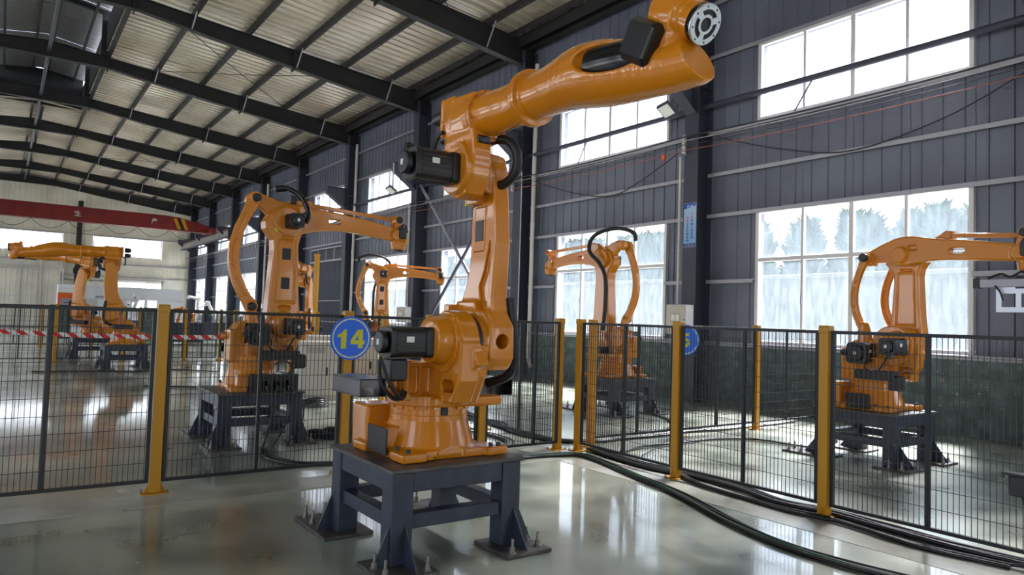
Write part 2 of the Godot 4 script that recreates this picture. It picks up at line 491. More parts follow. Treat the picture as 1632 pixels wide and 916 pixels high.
func build_outside() -> void:
	tag(put(MB.new().box(Vector3(5, -0.32, -20), Vector3(160, 0.1, 160)), "ground", M.ground), "pale bare ground outside the hall", "ground", "", "structure")
	var bw := put(MB.new().box(Vector3(19.2, 1.42, -24), Vector3(0.3, 3.0, 90), 0.02), "boundary_wall", M.concrete)
	tag(bw, "weathered concrete boundary wall seen through the lower windows", "wall", "", "structure")
	for i in 15:
		put(MB.new().box(Vector3(19.15, 2.98, -1.5 - 3.0 * i), Vector3(0.5, 0.14, 2.97), 0.02), "coping_stone", M.concrete, bw)
	# conifers beyond it
	var rng := RandomNumberGenerator.new()
	rng.seed = 9
	var protos: Array[Mesh] = []
	for t in 3:
		var mb := MB.new()
		for i in 900:
			var h := pow(rng.randf(), 0.8)
			var rad := pow(1.0 - h, 0.75) * 0.85 + 0.05
			if h < 0.12: rad *= 0.5 + h * 4.0
			rad *= 0.75 + 0.25 * sin(h * 23.0 + t)
			var an := rng.randf() * TAU
			var rr := rad * sqrt(rng.randf_range(0.35, 1.0))
			var p := Vector3(cos(an) * rr, 0.9 + h * 5.0, sin(an) * rr)
			var d := Vector3(cos(an) * 0.5, rng.randf_range(0.5, 1.3), sin(an) * 0.5).normalized()
			var x := d.cross(Vector3(rng.randfn(), rng.randfn(), rng.randfn())).normalized()
			var l := rng.randf_range(0.28, 0.55)
			var nn := x.cross(d)
			mb.tri(p - x * 0.11, p + x * 0.11, p + d * l, nn, nn, nn)
			mb.tri(p - nn * 0.11, p + nn * 0.11, p + d * l, x, x, x)
		protos.append(mb.mesh())
	var trunk := MB.new().cyl(Vector3(0, -0.3, 0), Vector3(0, 4.4, 0), 0.13, 8, 0.03).mesh()
	for i in 72:
		var tx: float = 23.4 + 2.05 * [0, 2, 1, 3][i % 4]
		var o := thing("tree", "hazy conifer in the row beyond the boundary wall", "tree", Vector3(tx, -0.27, -3.0 - i * 0.575 + rng.randf_range(-0.1, 0.1)), rng.randf() * TAU, "conifers beyond the boundary wall")
		o.scale = Vector3(1.3, (1.72 + 4.15 * tx / 24.0) / 6.2 * rng.randf_range(0.93, 1.03), 1.6)
		put(protos[i % 3], "foliage", M.leaf, o)
		put(trunk, "trunk", M.bark, o)

# ---------------------------------------------------------------- fences
func post_mesh() -> Array:
	if cache.has("post"): return cache.post
	var cap := MB.new().box(Vector3(0, 1.475, 0), Vector3(0.082, 0.012, 0.082), 0.003).box(Vector3(0, 1.445, 0), Vector3(0.086, 0.05, 0.086), 0.004)
	var base := MB.new().prism(rrect(0.20, 0.14, 0.012), -0.004, 0.004, 0.001, Transform3D(Basis(Vector3.RIGHT, PI / 2), Vector3(0, 0.004, 0)))
	for s: int in [-1, 1]:
		base.prism(V2([0.039, 0.0, 0.08, 0.0, 0.039, 0.08]), -0.003, 0.003, 0, Transform3D(Basis(Vector3.UP, 0 if s == 1 else PI), Vector3(0, 0.006, 0)))
	var bolts := MB.new()
	for s: int in [-1, 1]:
		bolts.lathe([Vector2(0, 0.03), Vector2(0.006, 0.03), Vector2(0.006, 0.016), Vector2(0.011, 0.016), Vector2(0.011, 0.008)], Transform3D(Basis.IDENTITY, Vector3(s * 0.085, 0, s * 0.05)), 6)
	cache.post = [MB.new().box(Vector3(0, 0.74, 0), Vector3(0.078, 1.46, 0.078), 0.004).mesh(), cap.mesh(), base.mesh(), bolts.mesh()]
	return cache.post

func fence_post(x: float, z: float, label: String, group := "") -> void:
	var o := thing("fence_post", label, "post", Vector3(x, 0.002, z), 0.0, group)
	var p := post_mesh()
	put(p[0], "tube", M.yellow, o)
	put(p[1], "cap", M.yellow, o)
	put(p[2], "base_plate", M.yellow, o)
	put(p[3], "anchor_bolts", M.steel, o)

# panel from a to b (post centres); mids are fractions where a stile divides it
func fence_panel(a: Vector2, b: Vector2, label: String, group := "", mids := [0.5], pitch := 0.036) -> void:
	var d := (b - a)
	var l := d.length()
	var o := thing("mesh_fence", label, "fence", Vector3(a.x, 0, a.y), -d.angle(), group)
	var s0 := 0.047
	var s1 := l - 0.047
	var f := MB.new()
	for y in [0.10, 1.432]:
		f.box(Vector3((s0 + s1) / 2, y, 0), Vector3(s1 - s0, 0.026, 0.03), 0.003)
	for x in [s0 + 0.014, s1 - 0.014]:
		f.box(Vector3(x, 0.766, 0), Vector3(0.028, 1.31, 0.03), 0.003)
	put(f, "frame", M.fence, o)
	for m in mids:
		put(MB.new().box(Vector3(lerpf(s0, s1, m), 0.766, 0), Vector3(0.03, 1.306, 0.03), 0.003), "stile", M.fence, o)
	var w := MB.new()
	var cnt := int((s1 - s0) / pitch)
	for i in range(1, cnt):
		w.box(Vector3(s0 + (s1 - s0) * i / cnt, 0.766, 0.004), Vector3(0.0042, 1.31, 0.0042))
	for i in range(1, 10):
		w.box(Vector3((s0 + s1) / 2, 0.11 + 0.1315 * i, -0.001), Vector3(s1 - s0, 0.0042, 0.0042))
	put(w, "wire_mesh", M.fence, o).set_meta("kind", "stuff")

func round_sign(at: Vector3, txt: String, label: String, turn: float, r: float, tilt := 0.0) -> void:
	var o := thing("number_sign", label, "sign", at, turn)
	o.rotation.z = tilt
	put(MB.new().prism(circle(r, 48), -0.003, 0.003, 0.001), "disc", M.blue, o)
	var ring := MB.new()
	for i in 64:
		var a0 := TAU * i / 64
		var a1 := TAU * (i + 1) / 64
		var p := [Vector2.from_angle(a0), Vector2.from_angle(a1)]
		ring.quad(Vector3(p[0].x, p[0].y, 0) * r * 0.85 + Vector3(0, 0, 0.0045), Vector3(p[1].x, p[1].y, 0) * r * 0.85 + Vector3(0, 0, 0.0045), Vector3(p[1].x, p[1].y, 0) * r * 0.91 + Vector3(0, 0, 0.0045), Vector3(p[0].x, p[0].y, 0) * r * 0.91 + Vector3(0, 0, 0.0045), Vector3.BACK)
	put(ring, "ring", M.sign_ring, o)
	# the digits, drawn as outlines
	var polys := []
	if txt == "14":
		polys = [V2([-0.68, 0.18, -0.50, 0.23, -0.36, 0.42, -0.24, 0.42, -0.24, -0.50, -0.51, -0.50, -0.51, 0.06, -0.68, 0.02]),
			V2([0.36, -0.48, 0.60, -0.48, 0.60, -0.28, 0.70, -0.28, 0.70, -0.10, 0.60, -0.10, 0.60, 0.42, 0.34, 0.42, -0.02, -0.10, -0.02, -0.29, 0.36, -0.29, 0.36, -0.10, 0.20, -0.10, 0.36, 0.14, 0.361, -0.10, 0.361, -0.29])]
	else:
		polys = [V2([-0.22, 0.46, 0.24, 0.46, 0.24, 0.26, -0.02, 0.26, -0.04, 0.10, 0.10, 0.12, 0.24, 0.04, 0.31, -0.12, 0.28, -0.32, 0.15, -0.46, -0.05, -0.49, -0.22, -0.42, -0.30, -0.24, -0.08, -0.22, -0.04, -0.30, 0.05, -0.29, 0.09, -0.18, 0.06, -0.06, -0.04, -0.04, -0.10, -0.10, -0.28, -0.06])]
	for i in polys.size():
		var pg := PackedVector2Array()
		for q in polys[i]: pg.push_back(q * r * 0.95)
		put(MB.new().prism(pg, 0.0032, 0.0055), "digit", M.sign_yellow, o)

const NTH := ["first", "second", "third", "fourth", "fifth", "sixth", "seventh", "eighth", "ninth", "tenth", "eleventh"]

func build_fences() -> void:
	var z := -6.2
	var x := 5.28
	fence_post(1.05, z, "yellow fence post in the foreground left of the palletizing robot")
	fence_post(2.60, z, "yellow fence post that carries the round blue 14 sign")
	fence_post(4.10, z, "yellow fence post right behind the base of the big front robot")
	fence_post(5.18, -6.26, "left of the two close-set yellow fence posts at the corner of the front cell")
	fence_post(5.36, -6.10, "right of the two close-set yellow fence posts at the corner of the front cell")
	fence_panel(Vector2(-0.45, z), Vector2(1.05, z), "black wire mesh fence panel at the left edge of the view")
	fence_panel(Vector2(1.05, z), Vector2(2.60, z), "black wire mesh fence panel left of the 14 sign, in front of the palletizer stand")
	fence_panel(Vector2(2.60, z), Vector2(4.10, z), "black wire mesh fence panel behind the big front robot's motor, right of the 14 sign")
	fence_panel(Vector2(4.10, z), Vector2(5.18, z), "short black wire mesh fence panel between the front robot and the cell corner", "", [0.66])
	fence_post(x, -4.60, "yellow fence post with the blue 5 sign showing behind it")
	fence_post(x, -3.10, "nearest yellow fence post on the right, in front of the right palletizer")
	fence_panel(Vector2(5.34, -6.08), Vector2(x, -4.60), "black wire mesh fence panel from the cell corner, in front of the middle palletizer")
	fence_panel(Vector2(x, -4.60), Vector2(x, -3.10), "black wire mesh fence panel between the two right foreground posts")
	fence_panel(Vector2(x, -3.10), Vector2(x, -1.58), "nearest black wire mesh fence panel, at the right edge of the view")
	# the cell behind on the right
	for q in [[5.68, "yellow fence post just right of the corner pair, in front of the middle palletizer's base"], [7.22, "yellow fence post behind the 5 sign"], [8.84, "yellow fence post left of the right palletizer, near the window wall"]]:
		fence_post(q[0], -6.25, q[1])
	fence_panel(Vector2(5.68, -6.25), Vector2(7.22, -6.25), "black wire mesh fence panel close before the middle palletizer's stand")
	fence_panel(Vector2(7.22, -6.25), Vector2(8.84, -6.25), "black wire mesh fence panel from the 5 sign to the next post by the windows", "", [0.46])
	fence_panel(Vector2(8.84, -6.25), Vector2(10.60, -6.25), "black wire mesh fence panel that ends at the window wall", "", [0.42])
	# fence running back between the cells
	for i in range(1, 11):
		var zz := -6.28 - 1.55 * i
		var g := "posts of the fence running back behind the front robot"
		var lab: String = NTH[i - 1] + " yellow post back from the cell corner in the fence beside the beige cabinets"
		if i == 6: lab = "yellow fence post just left of the beige cabinet"; g = ""
		if i == 1: lab = "yellow fence post at the back right of the front robot's base"; g = ""
		fence_post(5.22, zz, lab, g)
		if i <= 2 or i > 6:
			fence_panel(Vector2(5.22, zz + 1.55), Vector2(5.22, zz), NTH[i - 1] + " black mesh panel back from the cell corner behind the front robot", "panels of the fence running back", [0.5], 0.036 if i < 4 else 0.08)
	# far cross fences
	for r in 2:
		var fz: float = [-21.5, -29.5][r]
		var g2: String = ["posts of the far cross fence", "posts of the farthest cross fence"][r]
		for i in 6:
			var fx := -1.90 + 1.53 * i
			var lab: String = NTH[i] + [" yellow post from the left in the far fence behind the striped tape", " small yellow post from the left in the farthest fence"][r]
			if r == 0 and i == 2: lab = "yellow far fence post at the left, beside the foreground stile"; g2 = ""
			elif r == 0 and i == 4: lab = "yellow far fence post right of the foreground yellow post"; g2 = ""
			else: g2 = ["posts of the far cross fence", "posts of the farthest cross fence"][r]
			if i == 5 and r == 0: continue
			fence_post(fx, fz, lab, g2)
			if i < 5:
				fence_panel(Vector2(fx, fz), Vector2(minf(fx + 1.53, 5.10) if r == 0 else fx + 1.53, fz), NTH[i] + [" black mesh panel from the left of the far fence behind the tape", " black mesh panel from the left of the farthest fence"][r], ["panels of the far cross fence", "panels of the farthest cross fence"][r], [0.5], 0.08)
	var n14 := Vector3(2.60, 1.235, -6.115)
	round_sign(n14, "14", "round blue sign with yellow number 14 and ring", 0.0, 0.198)
	round_sign(Vector3(7.22, 1.26, -6.17), "5", "round blue sign with yellow number 5, half hidden by a fence post", -0.35, 0.20)

# ---------------------------------------------------------------- stands
func stand_parts() -> Array:
	if cache.has("stand"): return cache.stand
	var a := []
	a.append(["top_plate", MB.new().box(Vector3(0, 0.558, 0), Vector3(0.94, 0.022, 0.94), 0.003), "stand_top"])
	for sx: int in [-1, 1]:
		for sz: int in [-1, 1]:
			var c := Vector3(sx * 0.385, 0, sz * 0.385)
			a.append(["leg", MB.new().box(c + Vector3(0, 0.283, 0), Vector3(0.14, 0.526, 0.14), 0.008), "stand"])
			var px0 := -0.19 if sx < 0 else -0.15
			var px1 := 0.15 if sx < 0 else 0.19
			var pz0 := -0.42 if sz < 0 else -0.12
			var pz1 := 0.15 if sz < 0 else 0.26
			a.append(["foot_plate", MB.new().box(c + Vector3((px0 + px1) / 2, 0.012, (pz0 + pz1) / 2), Vector3(px1 - px0, 0.024, pz1 - pz0), 0.004), "stand_top"])
			# gussets: one outwards along x, one along z
			a.append(["gusset", MB.new().prism(V2([0.07, 0.024, 0.07 + (0.11 if sx > 0 else 0.10), 0.024, 0.07, 0.25]), -0.006, 0.006, 0.001, Transform3D(Basis(Vector3.UP, 0.0 if sx > 0 else PI), c + Vector3(0, 0, sz * 0.045))), "stand"])
			a.append(["gusset", MB.new().prism(V2([0.07, 0.024, 0.07 + (0.16 if sz > 0 else 0.18), 0.024, 0.07, 0.25]), -0.006, 0.006, 0.001, Transform3D(Basis(Vector3.UP, -PI / 2 * sz), c + Vector3(0.02, 0, 0))), "stand"])
			var spots := [Vector3(0.145, 0, 0.17), Vector3(0.15, 0, 0.04), Vector3(-0.09, 0, 0.22)] if sz > 0 else [Vector3(0.13, 0, -0.36), Vector3(-0.02, 0, -0.38), Vector3(0.14, 0, -0.20)]
			for s in spots:
				var at: Vector3 = c + Vector3(s.x * sx, 0.024, s.z)
				a.append(["anchor_bolt", MB.new().lathe([Vector2(0, 0.085), Vector2(0.009, 0.085), Vector2(0.009, 0.036), Vector2(0.017, 0.036), Vector2(0.017, 0.012), Vector2(0.02, 0.012), Vector2(0.02, 0.006), Vector2(0.026, 0.004), Vector2(0.026, 0.0)], Transform3D(Basis.IDENTITY, at), 12), "steel"])
	for s: int in [-1, 1]:
		a.append(["upper_rail", MB.new().box(Vector3(0, 0.487, s * 0.395), Vector3(0.63, 0.12, 0.10), 0.006), "stand"])
		a.append(["upper_rail", MB.new().box(Vector3(s * 0.395, 0.487, 0), Vector3(0.10, 0.12, 0.63), 0.006), "stand"])
		a.append(["lower_rail", MB.new().box(Vector3(0, 0.255, s * 0.385), Vector3(0.63, 0.085, 0.09), 0.006), "stand"])
		a.append(["lower_rail", MB.new().box(Vector3(s * 0.385, 0.255, 0), Vector3(0.09, 0.085, 0.63), 0.006), "stand"])
	for q in a: q[1] = q[1].mesh()
	cache.stand = a
	return a

func stand(x: float, z: float, label: String) -> void:
	var o := thing("robot_stand", label, "stand", Vector3(x, 0, z))
	for q in stand_parts():
		put(q[1], q[0], M[q[2]], o)

func build_stands() -> void:
	stand(2.32, -4.16, "dark blue steel stand with bolted feet under the big front robot")
	stand(2.36, -8.35, "dark steel stand under the palletizing robot behind the mesh left of centre")
	stand(8.17, -4.20, "dark blue steel stand under the palletizing robot at the right")
	stand(8.25, -8.50, "dark blue steel stand under the middle palletizing robot by the window")
	stand(2.43, -19.2, "dark steel stand under the far left robot with the long level forearm")
	stand(2.10, -23.4, "dark steel stand mostly hidden behind the far left robot's stand")
	stand(7.70, -17.0, "dark stand under the small distant palletizer behind the 14 sign")
	stand(7.40, -21.0, "dark stand under the small distant robot beside the yellow crane post")

# ---------------------------------------------------------------- robots
# local axes: x forward, y up, z to the side that carries the motors; origin on the stand's top plate
func typed(a: Array) -> Array[Solid]:
	var o: Array[Solid] = []
	for q in a: o.append(q)
	return o

func disc_z(mb: MB, c: Vector3, z0: float, z1: float, r: float, ch := 0.006) -> MB:   # crisp drum along z
	return mb.lathe([Vector2(0, z0), Vector2(r - ch, z0), Vector2(r, z0 + ch), Vector2(r, z1 - ch), Vector2(r - ch, z1), Vector2(0, z1)], Transform3D(Basis(Vector3.RIGHT, PI / 2), c), 56)

func base_mesh(block: bool) -> Mesh:
	var key := "base" if block else "base_plain"
	if cache.has(key): return cache[key]
	var so := typed([
		s_box(Vector3(0.01, 0.028, 0.0), Vector3(0.60, 0.056, 0.68), 0.008),
		s_box(Vector3(-0.23, 0.028, 0.30), Vector3(0.19, 0.056, 0.17), 0.01, Basis.IDENTITY, 0.005),
		s_box(Vector3(0.255, 0.028, -0.33), Vector3(0.18, 0.056, 0.16), 0.012, Basis.IDENTITY, 0.005),
		s_box(Vector3(0.255, 0.028, 0.27), Vector3(0.18, 0.056, 0.17), 0.012, Basis.IDENTITY, 0.005),
		s_cyl(Vector3(0, 0.03, 0), Vector3(0, 0.24, 0), 0.315, 0.252, 0.004, 0.018),
		s_box(Vector3(-0.34, 0.15, 0.20), Vector3(0.24, 0.28, 0.28), 0.025, Basis.IDENTITY, 0.012),
		s_box(Vector3(-0.02, 0.105, 0.25), Vector3(0.22, 0.155, 0.22), 0.005, Basis.IDENTITY, 0.008),
		s_box(Vector3(0.33, 0.0, 0.03), Vector3(0.06, 0.034, 0.20), 0.003, Basis.IDENTITY, 0.0, 1),
		s_box(Vector3(0.33, 0.03, 0.005), Vector3(0.05, 0.09, 0.19), 0.006, Basis.IDENTITY, 0.004, 1),
		s_box(Vector3(0.0, 0.0, 0.36), Vector3(0.02, 0.02, 0.1), 0.004, Basis.IDENTITY, 0.0, 1)])
	if not block:
		so.remove_at(5)
		so.append(s_box(Vector3(-0.02, 0.10, 0.30), Vector3(0.44, 0.17, 0.12), 0.008, Basis.IDENTITY, 0.01))
	var mb := cast(so, Vector3(-0.50, -0.02, -0.45), Vector3(0.39, 0.31, 0.42), 0.0095)
	mb.lathe([Vector2(0.2, 0.20), Vector2(0.252, 0.20), Vector2(0.256, 0.204), Vector2(0.256, 0.256), Vector2(0.253, 0.258), Vector2(0.253, 0.262), Vector2(0.256, 0.264), Vector2(0.256, 0.330), Vector2(0.2, 0.330)], Transform3D.IDENTITY, 64)
	cache[key] = mb.mesh()
	return cache[key]

func turret_mesh(pal: bool) -> Mesh:
	var key := "turret_pal" if pal else "turret"
	if cache.has(key): return cache[key]
	var a := [
		s_box(Vector3(0.06, 0.352, -0.12), Vector3(0.52, 0.066, 0.50), 0.02, Basis.IDENTITY, 0.01),
		# web up to the shoulder drum
		s_poly(V2([-0.26, 0.37, 0.42, 0.37, 0.49, 0.50, 0.505, 0.72, 0.40, 0.88, 0.20, 0.88, 0.10, 0.72, 0.02, 0.58, -0.20, 0.48]), -0.06, 0.085, Transform3D.IDENTITY, 0.012, 0.02),
		s_poly(V2([0.12, 0.37, 0.37, 0.37, 0.45, 0.52, 0.48, 0.70, 0.16, 0.70, 0.10, 0.5]), -0.14, 0.02, Transform3D.IDENTITY, 0.02, 0.03),
		# ribbed box under the motor
		s_box(Vector3(0.02, 0.47, 0.15), Vector3(0.30, 0.24, 0.22), 0.008, Basis.IDENTITY, 0.012),
		s_box(Vector3(-0.035, 0.485, 0.26), Vector3(0.10, 0.16, 0.05), 0.006, Basis.IDENTITY, 0.003, 1),
		s_box(Vector3(0.09, 0.485, 0.26), Vector3(0.09, 0.16, 0.05), 0.006, Basis.IDENTITY, 0.003, 1),
		s_box(Vector3(0.175, 0.48, 0.205), Vector3(0.05, 0.17, 0.06), 0.006, Basis.IDENTITY, 0.003, 1),
		s_box(Vector3(0.175, 0.48, 0.12), Vector3(0.05, 0.17, 0.06), 0.006, Basis.IDENTITY, 0.003, 1),
		s_box(Vector3(0.01, 0.60, 0.16), Vector3(0.22, 0.07, 0.14), 0.006, Basis.IDENTITY, 0.003, 1),
		# stop lug
		s_box(Vector3(0.50, 0.63, -0.055), Vector3(0.075, 0.11, 0.09), 0.008, Basis(Vector3.BACK, 0.5), 0.012),
		# oval window through the foot of the web
		s_box(Vector3(0.37, 0.460, 0.06), Vector3(0.15, 0.075, 0.18), 0.034, Basis.IDENTITY, 0.006, 1)]
	if pal:
		a.append(s_box(Vector3(-0.12, 0.50, 0.06), Vector3(0.36, 0.36, 0.26), 0.02, Basis.IDENTITY, 0.02))
		a.append(s_cyl(Vector3(-0.24, 0.60, 0.05), Vector3(-0.36, 0.60, 0.05), 0.05, 0.035, 0.006))
	var mb := cast(typed(a), Vector3(-0.42, 0.29, -0.42), Vector3(0.62, 0.94, 0.32), 0.0095)
	mb.lathe([Vector2(0, 0.318), Vector2(0.276, 0.318), Vector2(0.284, 0.326), Vector2(0.284, 0.380), Vector2(0.278, 0.386), Vector2(0, 0.386)], Transform3D.IDENTITY, 64)
	for i in 20:
		var an := TAU * i / 20.0
		mb.box(Vector3(cos(an) * 0.258, 0.308, sin(an) * 0.258), Vector3(0.02, 0.024, 0.045), 0.003, Basis(Vector3.UP, -an))
	var c := Vector3(0.30, 0.72, 0)
	disc_z(mb, c, -0.065, 0.072, 0.205, 0.012)
	disc_z(mb, c, 0.05, 0.098, 0.186, 0.006)
	mb.lathe([Vector2(0, 0.06), Vector2(0.158, 0.06), Vector2(0.158, 0.118), Vector2(0.146, 0.150), Vector2(0.140, 0.186), Vector2(0.120, 0.198), Vector2(0, 0.198)], Transform3D(Basis(Vector3.RIGHT, PI / 2), c + Vector3(0, 0.02, 0)), 48)
	if pal:
		disc_z(mb, Vector3(-0.10, 0.63, 0), -0.10, 0.165, 0.15, 0.008)
	cache[key] = mb.mesh()
	return cache[key]

# a servo motor along +z from the origin: flange, finned body, end cap, plug
func motor(parent: Node3D, xf: Transform3D, w: float, l: float, plug := Vector2(0.0, -1.0)) -> void:
	var key := "motor%.3f_%.3f" % [w, l]
	if not cache.has(key):
		var b := MB.new()
		b.prism(rrect(w, w, w * 0.16), 0.0, l * 0.16, 0.004)
		b.prism(rrect(w * 0.94, w * 0.94, w * 0.2), l * 0.16, l * 0.76, 0.003)
		for i in 4:
			for s: int in [-1, 1]:
				b.box(Vector3((i - 1.5) * w * 0.17, s * w * 0.475, l * 0.46), Vector3(w * 0.05, w * 0.04, l * 0.56))
				b.box(Vector3(s * w * 0.475, (i - 1.5) * w * 0.17, l * 0.46), Vector3(w * 0.04, w * 0.05, l * 0.56))
		b.prism(rrect(w * 0.98, w * 0.98, w * 0.18), l * 0.76, l * 0.86, 0.004)
		var e := MB.new().prism(rrect(w * 0.72, w * 0.72, w * 0.3), l * 0.86, l, 0.014)
		var p := MB.new().box(Vector3(0, w * 0.56, l * 0.80), Vector3(w * 0.3, w * 0.22, w * 0.3), 0.008).cyl(Vector3(0, w * 0.62, l * 0.80), Vector3(0, w * 0.74, l * 0.80), w * 0.12, 10)
		cache[key] = [b.mesh(), e.mesh(), p.mesh()]
	var c: Array = cache[key]
	var m := put(c[0], "motor", M.black, parent, xf)
	put(c[1], "end_cap", M.black, m)
	put(c[2], "plug", M.black_gloss, m, Transform3D(Basis(Vector3.BACK, plug.angle() - PI / 2), Vector3.ZERO))
	if not cache.has("tag"): cache.tag = MB.new().box(Vector3.ZERO, Vector3(0.05, 0.034, 0.002)).mesh()
	put(cache.tag, "rating_label", M.label_white, m, Transform3D(Basis(Vector3.UP, PI / 2), Vector3(w * 0.51, w * 0.1, l * 0.5)))
	put(cache.tag, "rating_label", M.label_white, m, Transform3D(Basis.from_scale(Vector3(0.6, 1, 1)), Vector3(0, 0, l + 0.001)))

func fork_pocket(parent: Node3D, at: Vector3) -> void:
	if not cache.has("pocket"):
		var b := MB.new()
		for s: int in [-1, 1]:
			b.box(Vector3(0, s * 0.05, 0), Vector3(0.42, 0.008, 0.17), 0.002)
			b.box(Vector3(0, 0, s * 0.081), Vector3(0.42, 0.092, 0.008), 0.002)
		cache.pocket = b.mesh()
	put(cache.pocket, "fork_pocket", M.black_gloss, parent, Transform3D(Basis.IDENTITY, at))

func bolts_ring(r: float, cnt: int, h := 0.012, br := 0.008) -> MB:
	var b := MB.new()
	for i in cnt:
		var a := TAU * (i + 0.5) / cnt
		b.cyl(Vector3(cos(a) * r, sin(a) * r, 0), Vector3(cos(a) * r, sin(a) * r, h), br, 6)
	return b

func base_and_turret(o: Node3D, pal: bool, panel_right: bool) -> void:
	put(base_mesh(not (pal and panel_right)), "base", M.orange, o)
	var pb := MB.new().box(Vector3(0.0, 0.10, 0.362), Vector3(0.27, 0.165, 0.012), 0.003)
	if pal and panel_right:
		pb = MB.new().box(Vector3(0.14, 0.095, 0.38), Vector3(0.54, 0.19, 0.06), 0.004)
	var cp := put(pb, "connector_panel", M.black, o)
	if pal and panel_right:
		for i in 3:
			put(MB.new().cyl(Vector3(0.04 + 0.12 * i, 0.10, 0.41), Vector3(0.04 + 0.12 * i, 0.07, 0.46), 0.030, 12).cyl(Vector3(0.04 + 0.12 * i, 0.07, 0.46), Vector3(0.05 + 0.12 * i, 0.02, 0.475), 0.022, 10), "connector", M.black_gloss, cp)
	var bo := MB.new()
	for q in [[0.30, 0.30], [0.17, 0.31], [0.30, -0.30], [0.30, -0.36], [-0.26, -0.31], [-0.14, -0.32]]:
		bo.lathe([Vector2(0, 0.078), Vector2(0.013, 0.078), Vector2(0.015, 0.075), Vector2(0.015, 0.056), Vector2(0.022, 0.056), Vector2(0.022, 0.052)], Transform3D(Basis.IDENTITY, Vector3(q[0], 0, q[1])), 10)
	put(bo, "hold_down_bolts", M.black, o)
	put(turret_mesh(pal), "turret", M.orange, o)
	put(MB.new().box(Vector3(0.258, 0.290, 0.03), Vector3(0.02, 0.055, 0.045), 0.004), "stop_block", M.black, o)
	var rim := bolts_ring(0.172, 18, 0.005, 0.0055)
	put(rim, "flange_bolts", M.deep_orange, o, Transform3D(Basis.IDENTITY, Vector3(0.30, 0.72, 0.097)))

func disc_seam() -> Mesh:
	return cache.seam

